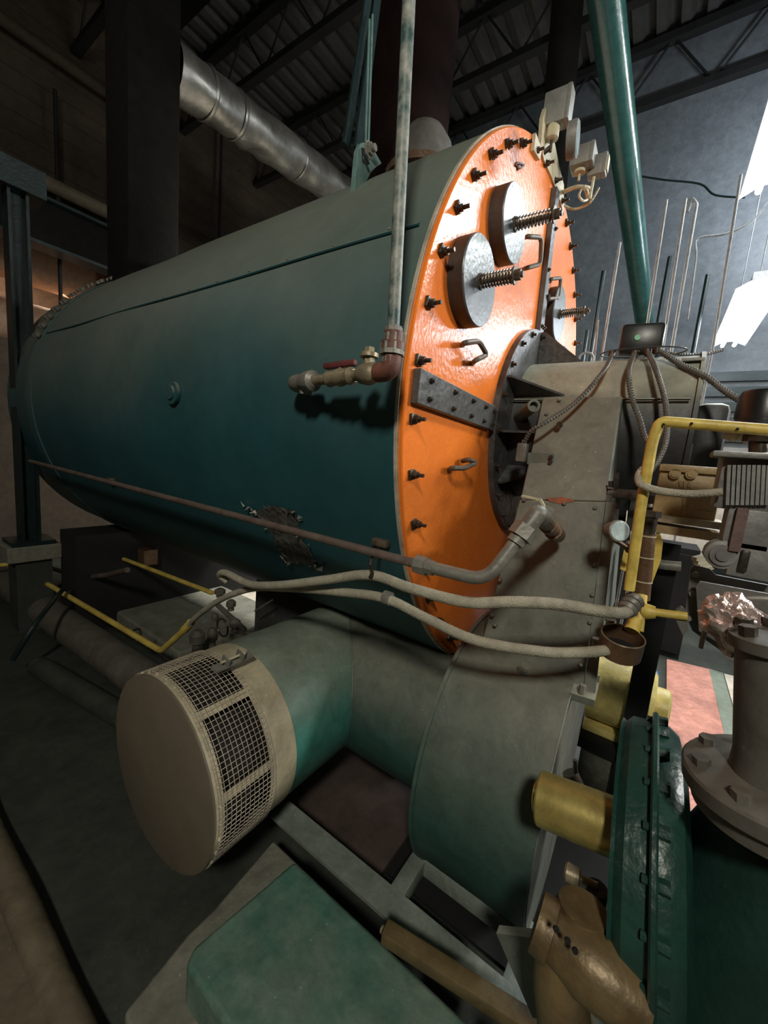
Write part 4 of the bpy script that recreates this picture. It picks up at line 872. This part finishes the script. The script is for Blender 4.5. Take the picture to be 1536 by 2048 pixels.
# brown cup
t = thing('hose_cup', hx(1245, 1290, -0.72), 'open brown pipe cup tilted at the end of the lower hose', 'pipe coupling')
cc = hx(1246, 1271, -0.72); ax = V(0.22, 0.05, -1).normalized()
MB().lathe(cc, ax, [(0, 0.044), (0.046, 0.044)], 32, cap=False).lathe(cc, ax, [(0, 0.047), (0.05, 0.047), (0.052, 0.03)], 32, cap=False).build('cup_wall', 'copper', t)
MB().lathe(cc+ax*0.04, ax, [(0, 0.044), (0.004, 0.044)], 32).build('cup_base', 'dark', t)
MB().torus(cc, ax, 0.0457, 0.0018, 40, 6).build('cup_rim', 'brass', t)
for px, py in ((1221, 1243), (1194, 1282)):
    c = hx(px, py, -0.66); MB().cyl(c, c+V(0, 0, -0.02), 0.010, n=8).cyl(c+V(0, 0, -0.018), c+V(0, 0, -0.045), 0.006, n=8).cyl(c+V(0, 0, 0.0), c+V(0, 0, 0.006), 0.013, n=8).build('clamp_screw', 'galv', None, 'small galvanised clamp screw ' + ('above the brown cup' if px > 1200 else 'left of the brown cup'), c, cat='clamp screw')
# looping conduit in front of tan actuator
P = catmull([hx(1300, 932, -0.60), hx(1284, 940, -0.68), hx(1277, 955, -0.72), hx(1284, 970, -0.74), hx(1320, 982, -0.74), (hx(1380, 988, -0.74)), hx(1445, 984, -0.74)], 10)
MB().tube(P, 0.0085, 12).build('looping_cable', 'hose', None, 'grey cable looping around the yellow pipe to the finned actuator', P[20], cat='cable')
# damper linkage left of tan actuator
t = thing('damper_linkage', hx(1220, 990, -0.45), 'dark damper shaft and lever at the right edge of the air duct', 'linkage')
MB().cyl(hx(1216, 985, -0.45), hx(1295, 991, -0.45), 0.013, n=14).build('shaft', 'greypl', t)
MB().prism([hx(a, b, -0.47) for a, b in ((1228, 945), (1238, 945), (1238, 975), (1230, 978))], (0.01, 0, 0)).cyl(hx(1222, 962, -0.47), hx(1222, 975, -0.47), 0.007, n=6).build('lever', 'stud', t)
MB().prism([hx(a, b, -0.46) for a, b in ((1212, 985), (1224, 990), (1224, 1040), (1218, 1075), (1210, 1030))], (0.02, 0, 0)).build('clevis', 'greypl', t)
mb = MB(); mb.beam(hx(1248, 1000, -0.3), hx(1240, 1080, -0.3), 0.02, 0.02, (1, 0, 0)); mb.beam(hx(1262, 1000, -0.3), hx(1255, 1080, -0.3), 0.012, 0.02, (1, 0, 0)); mb.build('support_bars', 'dark', None, 'dark upright bars behind the pressure gauge', hx(1255, 1080, -0.3), cat='support')
t = thing('black_valve_block', hx(1287, 1030, -0.35), 'black valve block behind the yellow pipe, left of the tan actuator', 'valve')
MB().box(hx(1287, 1025, -0.3), (0.09, 0.08, 0.12), bev=0.006).build('body', 'black', t)
MB().cyl(hx(1290, 1008, -0.36), hx(1290, 1014, -0.36), 0.02, n=16).build('knob', 'galv', t)
# black sensor at right edge
t = thing('round_sensor', hx(1520, 850, -0.45), 'glossy black capped sensor at the right edge above the yellow pipe', 'sensor')
sc = hx(1530, 800, -0.45)
MB().lathe(sc+V(0, 0, 0.02), (0, 0, -1), [(0, 0.045), (0.012, 0.052), (0.07, 0.052), (0.075, 0.07), (0.085, 0.07), (0.09, 0.04)], 32).build('cap', 'blackbox', t)
MB().cyl(hx(1518, 862, -0.45), hx(1518, 905, -0.45), 0.02, n=12).lathe(hx(1518, 868, -0.45), (0, 0, -1), [(0, 0.03), (0.02, 0.03)], 8).build('stem', 'stud', t)
MB().cyl(hx(1518, 893, -0.45), hx(1518, 912, -0.45), 0.018, n=6).build('base_nut', 'brass', t)
t = thing('spark_plug_fitting', hx(1470, 872, -0.3), 'pale cylindrical fitting pointing right behind the yellow pipe', 'fitting')
MB().cyl(hx(1446, 868, -0.3), hx(1486, 873, -0.3), 0.014, n=14).lathe(hx(1462, 870, -0.3), hx(1486, 873, -0.3)-hx(1462, 870, -0.3), [(0, 0.018), (0.012, 0.018), (0.014, 0.013), (0.03, 0.013), (0.03, 0.018), (0.045, 0.018)], 14).build('body', 'cream', t)
# pale bench / tray behind
MB().box(hx(1478, 905, 0.4), (0.25, 0.6, 0.02)).build('metal_tray', 'refl', None, 'pale metal tray surface behind the black sensor stem', hx(1478, 905, 0.4), cat='tray')
MB().cyl(hx(1310, 1128, 0.0), hx(1362, 1133, 0.0), 0.018, n=12).build('horizontal_rod', 'galv', None, 'pale horizontal rod behind the yellow curved plate', hx(1335, 1130, 0), cat='rod')
mb = MB()
for i in range(4): mb.beam(hx(1388+i*3, 1118+i*7, -0.5), hx(1432+i*4, 1106+i*8, -0.4), 0.012, 0.01)
mb.build('pale_strips', 'cream', None, 'small bundle of pale strips left of the round boss', hx(1400, 1120, -0.5), cat='strips')
# black block added to darken the background behind the gas train
ct = hx(1340, 1092, 2.25).z; cya, cyb = hx(1205, 1150, 2.25).y, hx(1392, 1150, 2.25).y
t = thing('dark_backdrop', (2.45, (cya+cyb)/2, FZ), 'black block added as dark cabinet far behind the gas riser', 'backdrop')
MB().box((2.45, (cya+cyb)/2, (ct+FZ)/2), (0.4, abs(cyb-cya), ct-FZ)).build('backdrop_block', 'dark', t)
for i in range(3): MB().box((2.24, cya+(cyb-cya)*(i+0.5)/3, (ct+FZ)/2), (0.02, abs(cyb-cya)/3-0.02, ct-FZ-0.1)).build('door', 'dark', t)  # front panels of the added block
struct('trim_10', MB().box((3.84, -0.6, -0.62), (0.08, 2.4, 0.7)), 'whitefloor')
struct('trim_11', MB().box((-0.45, 0.35, FZ+0.01), (0.7, 0.6, 0.03)), 'mauve')

# ================================================================== POST, MOTORS
t = thing('black_post', (0.1, -0.59, FZ), 'black square steel post standing right of the air duct', 'post')
pt, pb = hx(1312, 1105, 0.08), hx(1308, 1180, 0.08)
MB().box((0.1, -0.612, (FZ-0.40)/2), (0.10, 0.075, 1.25)).build('post_tube', 'dark', t)
MB().box((0.1, -0.612, FZ+0.015), (0.2, 0.2, 0.03)).build('base_plate', 'dark', t)
def motor(c, r, y0, y1, mt, name, lab, cat):
    t = thing(name, V(c[0], (y0+y1)/2, c[2]-r), lab, cat)
    c = Vector(c)
    MB().lathe(V(c.x, y0, c.z), (0, -1, 0), [(0, r*0.86), (0.02, r), (y0-y1-0.02, r), (y0-y1, r*0.86)], 40).build('frame', mt, t)
    MB().lathe(V(c.x, y1+0.001, c.z), (0, -1, 0), [(0, r*0.55), (0.05, r*0.55), (0.06, r*0.45)], 28).build('end_bell', mt, t)
    MB().box(V(c.x, (y0+y1)/2, c.z-r-0.02), (r*1.5, (y0-y1)*0.85, 0.05), bev=0.004).build('foot', mt, t)
    MB().torus(V(c.x, (y0+y1)/2, c.z+r+0.025), (1, 0, 0), 0.024, 0.006, 20, 8).build('lifting_eye', mt, t)
    return t
mc = hx(1238, 1400, 0.2); 
t = motor((0.25, 0, mc.z+0.01), 0.15, -0.41, -0.675, 'motor', 'pump_motor', 'yellow electric motor with white nameplates right of the air duct', 'motor')
for px0, px1, py0, py1 in ((1174, 1195, 1348, 1365), (1172, 1192, 1372, 1384), (1258, 1270, 1378, 1392)):
    c = hx((px0+px1)/2, (py0+py1)/2, 0.118)
    MB().box(c, (0.004, (px1-px0)*0.0026, (py1-py0)*0.0028), bev=0).build('nameplate', 'white', t)
MB().box(V(0.25, -0.58, mc.z-0.19), (0.36, 0.34, 0.05)).build('steel_plinth', 'dark', None, 'black steel base under the yellow motor', V(0.25, -.58, mc.z-.2), cat='base')
MB().box(V(0.25, -0.58, (mc.z-0.215+FZ)/2), (0.30, 0.28, mc.z-0.215-FZ)).build('motor_pedestal', 'conc', None, 'grey pedestal below the black base of the yellow motor', V(0.25, -.58, FZ), cat='pedestal')
mc2 = hx(1252, 1338, 0.9)
motor((0.9, 0, mc2.z-0.03), 0.13, -0.44, -0.66, 'blue', 'pump_motor', 'blue electric motor behind the yellow motor', 'motor')
MB().box(V(0.9, -0.57, (mc2.z-0.2+FZ)/2), (0.3, 0.4, mc2.z-0.22-FZ)).build('motor_pedestal', 'dark', None, 'dark pedestal under the blue motor', V(0.9, -.57, FZ), cat='pedestal')

# ================================================================== GREEN PUMP
ra, rb = ray(1312, 1424).normalized(), ray(1302, 2160).normalized()
pn = ra.cross(rb).normalized(); pn = pn if pn.y < 0 else -pn          # faces the front aisle
PD = 1.22; th = ra.angle(rb)/2; PR = PD*math.sin(th); pc = CAM + (ra+rb).normalized()*PD
t = thing('green_pump', pc-V(0, 0, PR), 'green round pump casing with a bolted flange seen edge-on at lower right', 'pump')
MB().lathe(pc-pn*0.062, pn, [(0, 0.10), (0.0, PR*0.90), (0.006, PR*0.88), (0.02, PR*0.93), (0.062, PR*0.935)], 72).build('rear_casing', 'pump', t)
MB().lathe(pc-pn*0.006, pn, [(0, PR-0.004), (0.003, PR), (0.009, PR), (0.012, PR-0.004)], 72).build('casing_flange', 'pump', t)
MB().lathe(pc, pn, [(0, PR*0.93), (0.025, PR*0.92), (0.042, PR*0.87), (0.052, PR*0.74), (0.06, 0.1)], 72).build('front_casing', 'pump', t)
bx, by_, _d = frame_of(pn)
for k in range(24):
    g = R_(k*15+5); q = pc+(bx*math.cos(g)+by_*math.sin(g))*(PR-0.016)
    MB().cyl(q+pn*0.006, q+pn*0.022, 0.0115, n=6).cyl(q-pn*0.006, q-pn*0.016, 0.007, n=8).build('flange_bolt', 'pump', t)
# gold cylinder
t = thing('gold_cylinder', (-0.97, -0.5, -0.9), 'gold painted horizontal cylinder between fan housing and green pump', 'cylinder')
ga, gb = hx(1078, 1594, -0.97), hx(1262, 1668, -0.97)
gd = (gb-ga)
MB().lathe(ga, gd, [(0, 0.048), (0.004, 0.0515), (gd.length*1.02, 0.0515)], 40).build('barrel', 'gold', t)
MB().lathe(ga-gd.normalized()*0.008, gd, [(0, 0.03), (0.009, 0.032)], 30).build('end_disc', 'gold', t)

# ================================================================== TAUPE PIPE AND FLANGE, RIGHT EDGE
X = -1.02
t = thing('taupe_pipe', hx(1520, 1500, X), 'taupe painted vertical pipe with a wide bolted flange at the right edge', 'pipe')
PTt, PTb = hx(1556, 1275, X), hx(1556, 1560, X)
dpt = lambda p: (p-CAM).dot(fw)/FPX
pd_ = (PTb-PTt).normalized(); PL = (PTb-PTt).length; rp, rf_, ru = 76*dpt(PTb)*0.9, 166*dpt(PTb)*0.93, 84*dpt(PTt)*0.9
MB().lathe(PTt, pd_, [(0, rp*0.92), (PL*0.2, rp*0.95), (PL*0.85, rp), (PL+0.01, rp*1.15)], 48).build('pipe_barrel', 'taupe', t)
MB().lathe(PTb, pd_, [(-0.006, rp*1.3), (0.0, rf_*0.97), (0.004, rf_), (0.026, rf_), (0.030, rf_*0.97), (0.032, rf_*0.9), (0.055, rf_*0.9), (0.057, 0.05)], 64).build('lower_flange', 'taupe', t)
fx, fy, _d = frame_of(pd_)
for k in range(8):
    g = 2*PI*k/8+0.2; c = PTb+(fx*math.cos(g)+fy*math.sin(g))*rf_*0.8; MB().cyl(c, c-pd_*0.014, 0.012, n=6).build('flange_bolt', 'taupe', t)
MB().lathe(PTt-pd_*0.004, pd_, [(0, ru*0.8), (0.003, ru), (0.02, ru), (0.023, ru*0.9)], 40).build('upper_flange', 'taupe', t)
for k in range(6):
    g = 2*PI*k/6+0.5; c = PTt-pd_*0.004+(fx*math.cos(g)+fy*math.sin(g))*ru*0.72; MB().cyl(c, c-pd_*0.014, 0.011, n=6).build('top_nut', 'stud', t)
# foil wrap beside the flange
random.seed(11); mb = MB(); fo = hx(1478, 1262, X+0.06); kx, ky = dpt(fo), dpt(fo)
bmesh.ops.create_icosphere(mb.bm, subdivisions=4, radius=1)
for v in mb.bm.verts:
    n_ = v.co.copy(); q = 1+0.16*math.sin(7*n_.x+3*n_.z)*math.cos(9*n_.z-2*n_.y)+random.uniform(-0.09, 0.09)
    lx, lz = 56*kx, 66*kx
    v.co = fo + V(n_.x*0.045*q, n_.y*lx*q*(1.0 if n_.z > -0.2 else 1.0+0.9*(n_.z+0.2)*0.6), n_.z*lz*q) + V(0, -0.02*(-n_.z), 0)
mb.build('foil_collar', 'foil', None, 'crumpled pinkish foil wrapped beside the top flange of the taupe pipe', fo, cat='foil', sharp=0.15)
P = [(1402, 1296), (1410, 1262), (1430, 1232), (1455, 1210), (1490, 1197), (1545, 1198)]
MB().tube(catmull([hx(a, b, -0.93) for a, b in P], 6), 0.004, 8).build('foil_hoop', 'galv', None, 'pale metal hoop arching behind the crumpled foil', hx(1430, 1228, -.93), cat='hoop')
ax0 = PTb; zf = PTb.z
# dark green casting under the flange
t = thing('green_casting', (-0.95, -0.82, -1.3), 'large dark green casting filling the lower right corner below the taupe flange', 'casting')
mb = MB().lathe(V(-0.93, -0.85, zf-0.07), (0, 0, -1), [(0, 0.10), (0.02, 0.13), (0.10, 0.16), (0.25, 0.21), (0.45, 0.23), (0.8, 0.20)], 56)
mb.build('casting_body', 'pumpdk', t)
MB().box((-0.95, -0.80, FZ+0.09), (0.5, 0.5, 0.18), bev=0.02).build('foot', 'pumpdk', t)

# ================================================================== BRONZE VALVE, SMALL FITTINGS
t = thing('bronze_strainer', hx(1140, 1900, -1.15), 'tan bronze valve body with open ports at the bottom right of the fan', 'valve')
Xb = -1.13
v0, v1 = hx(1085, 1850, Xb), hx(1240, 1975, Xb)
vd = (v1-v0)
MB().lathe(v0-vd.normalized()*0.012, vd, [(0, 0.034), (0.002, 0.046), (0.028, 0.048), (0.030, 0.040), (0.05, 0.044), (0.08, 0.054), (0.12, 0.052), (0.17, 0.04)], 14).build('body', 'bronze', t)
MB().tube(bends([hx(1140, 1880, Xb+0.01), hx(1118, 1950, Xb), hx(1130, 2070, Xb)], 0.05), 0.044, 20).build('lower_branch', 'bronze', t)
nb = hx(1165, 1850, Xb+0.03)
MB().lathe(nb+V(0.0, 0, -0.04), (0.15, 0.05, 1), [(0, 0.046), (0.05, 0.046), (0.06, 0.04), (0.065, 0.04)], 28).build('bonnet', 'bronze', t)
mb = MB(); 
for (a, b) in ((1112, 1857), (1135, 1880), (1150, 1900)): mb.lathe(hx(a, b, Xb-0.058), (-1, -0.2, 0.3), [(0, 0.005), (0.004, 0.004)], 8)
mb.build('casting_pit', 'dark', t)
MB().box(hx(1090, 1950, -1.0), (0.02, 0.14, 0.16), (V(1, 0, 0), V(0, 0.8, -0.6), V(0, 0.6, 0.8))).build('back_plate', 'duct', t)
t = thing('drain_cock', hx(1155, 1755, -0.95), 'small dirty brass drain cock between the fan and the green pump', 'valve')
da, db = hx(1130, 1742, -0.95), hx(1195, 1775, -0.95)
MB().lathe(da, db-da, [(0, 0.015), (0.004, 0.019), (0.028, 0.017), (0.03, 0.009), ((db-da).length, 0.009)], 14).build('body', 'brass', t)
MB().cyl(db, db+V(0, 0, -0.05), 0.02, n=12).build('stem', 'stud', t)

# ================================================================== SKID AND FLOOR PIECES
t = thing('fan_skid', (-0.75, 0, -1.55), 'dusty green steel channel frame carrying the fan housing', 'steel frame')
zs = -1.47
c0, c1 = hz(560, 1618, zs), hz(1050, 1960, zs)
xa = (hz(577, 1602, zs).x+hz(545, 1632, zs).x)/2; 
ya = hz(560, 1616, zs).y
MB().box((xa, (ya-0.75)/2, zs-0.006), (0.082, ya+0.75, 0.012)).box((xa+0.033, (ya-0.75)/2, zs-0.06), (0.012, ya+0.75, 0.11)).build('front_channel', 'skid', t)
xb = hz(860, 1712, zs).x; yb = hz(840, 1690, zs).y
MB().box((xb, (yb-0.75)/2, zs-0.03), (0.05, yb+0.75, 0.06), bev=0.003).build('rear_channel', 'skid', t)
MB().box(((xa+xb)/2, yb-0.015, zs-0.031), (abs(xb-xa), 0.05, 0.056), bev=0.003).build('cross_member', 'skid', t)
MB().box(((xa+xb)/2, -0.43, zs-0.031), (abs(xb-xa), 0.05, 0.056), bev=0.003).build('cross_member', 'skid', t)
for px, py in ((938, 1762), (1003, 1806)):
    c = hz(px, py, zs); MB().lathe(c, (0, 0, 1), [(0, 0.009), (0.006, 0.007)], 8).build('weld_stud', 'galv', t)
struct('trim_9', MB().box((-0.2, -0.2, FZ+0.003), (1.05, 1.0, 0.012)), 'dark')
# green plinth
pz = -1.40
q0, q1 = hz(370, 1930, pz), hz(590, 1718, pz)
px_ = (hz(590, 1718, pz).x); 
mb = MB(); v = [V(q0.x, q0.y, pz), V(q0.x+0.03, q0.y+0.02, pz), V(px_, q1.y, pz), V(px_+0.0, -0.9, pz), V(q0.x, -0.9, pz)]
mb.prism(v, (0, 0, -(pz-FZ)))
mb.build('equipment_plinth', 'plinth', None, 'chipped green painted plinth at the bottom centre of the photo', (q0.x, 0, FZ), cat='plinth', bev=0.015)
# wooden stick
s0, s1 = hz(768, 1862, -1.36), hz(1075, 2060, -1.36)
t = thing('wooden_bar', s0, 'long brown wooden bar with a pale end lying on the green plinth', 'bar')
MB().beam(s0, s1+(s1-s0), 0.042, 0.034, bev=0.005).build('bar', 'wood', t)
MB().cyl(s0+V(0, 0.003, 0), s0-V(0, 0.004, 0)+V(0, 0.012, 0), 0.009, n=12).build('end_bolt', 'brass', t)

# ================================================================== LEFT UNDER-BOILER PIPES
MB().cyl(hz(345, 1400, -1.52), hz(15, 1168, -1.52)+(hz(15, 1168, -1.52)-hz(345, 1400, -1.52))*0.22, 0.10, n=28).build('large_floor_pipe', 'taupe', None, 'wide grey pipe lying along the floor left of the boiler', (-.7, 2, -1.6), cat='pipe')
MB().cyl((-0.95, 1.15, -1.58), (-1.12, 2.3, -1.58), 0.055, n=20).build('short_floor_pipe', 'floor', None, 'shorter dark pipe on the floor behind the mesh intake', (-1, 1.5, -1.6), cat='pipe')
t = thing('yellow_gas_pipe', hz(320, 1300, -1.30), 'yellow gas pipe running along the floor pipe and turning up to the lower hose', 'pipe')
zz = -1.32
P = bends([hz(-40, 1135, zz), hz(38, 1126, zz), hz(90, 1165, zz), hz(322, 1302, zz), hx(350, 1277, -0.80), hx(375, 1254, -0.80)], 0.04)
MB().tube(P, 0.016, 10).build('pipe_run', 'yellow', t)
e = hx(368, 1260, -0.80); MB().cyl(e, hx(382, 1245, -0.80), 0.02, n=10).build('coupling', 'yellow', t)
for px, py in ((145, 1188), (272, 1268)):
    c = hz(px, py, zz-0.02); MB().torus(c, (-0.1, 1, 0), 0.03, 0.006, 16, 6).cyl(c, c+V(0, 0, -0.06), 0.006, n=6).build('pipe_strap', 'stud', t)
t = thing('thin_yellow_pipe', hz(300, 1135, -1.25), 'thin yellow pipe behind, running down to the dirty valve cluster', 'pipe')
MB().tube([hx(190, 1096, -0.5), hx(300, 1138, -0.5), hx(425, 1186, -0.5)], 0.014, 8).build('pipe_run', 'yellow', t)
MB().box(hx(250, 1092, -0.35), (0.1, 0.9, 0.12)).build('rusty_channel', 'copper', None, 'rusty brown channel under the far shell', hx(250, 1092, -.35), cat='channel')
t = thing('valve_cluster', hx(455, 1240, -0.55), 'grimy cluster of small valves behind the mesh intake', 'valve')
for (px, py, r, h) in ((440, 1185, 0.03, 0.05), (462, 1210, 0.026, 0.06), (470, 1250, 0.03, 0.07), (430, 1235, 0.022, 0.05), (395, 1280, 0.045, 0.13), (425, 1275, 0.03, 0.12)):
    c = hx(px, py, -0.52); MB().lathe(c+V(0, 0, h/2), (0, 0, -1), [(0, r*0.5), (h*0.2, r), (h*0.6, r), (h*0.7, r*0.6), (h, r*0.7)], 12).build('valve_body', 'taupe', t)
MB().cyl(hx(435, 1210, -.52), hx(490, 1260, -.52), 0.014, n=8).build('valve_pipe', 'taupe', t)
MB().cyl(hx(470, 1262, -.5), hx(545, 1272, -.5), 0.014, n=8).build('valve_pipe', 'taupe', t)
MB().torus(hx(445, 1255, -0.56), (-1, 0, 0), 0.05, 0.005, 20, 6).build('hand_wheel', 'stud', t)
MB().box(hx(472, 1290, -0.55), (0.02, 0.035, 0.05)).build('yellow_tag', 'yellow', t)
t = thing('black_pump_box', hx(560, 1210, -0.2), 'black boxy unit under the shell behind the green duct', 'equipment box')
bp0 = hx(575, 1225, -0.15)
MB().box((bp0.x+0.2, bp0.y, -1.33), (0.4, hx(500, 1225, -0.15).y-hx(640, 1225, -0.15).y, 0.64), bev=0.01).build('case', 'black', t)
MB().tube([hx(510, 1222, -0.3), hx(545, 1200, -0.3)], 0.006, 6).build('pull_bar', 'galv', t)
for k, (a, b) in enumerate((((25, 1320), (125, 1180)), ((110, 1180), (180, 1145)))):
    MB().tube([hz(*a, -1.5), hz((a[0]+b[0])/2, (a[1]+b[1])/2-8, -1.3), hz(*b, -1.25)], 0.014, 8, smooth=4).build('green_tubing', 'steelg', None, 'dark green tubing crossing over the floor pipe' if k == 0 else 'short dark green tubing beside the yellow gas pipe bend', hz(*a, -1.5), cat='tubing')
MB().tube([hx(0, 1100, -0.7), hx(150, 1150, -0.7), hx(255, 1140, -0.7)], 0.018, 8, smooth=4).build('rusty_tubing', 'conduit', None, 'rusty bent tubing under the far end of the shell', hx(150, 1150, -.7), cat='tubing')
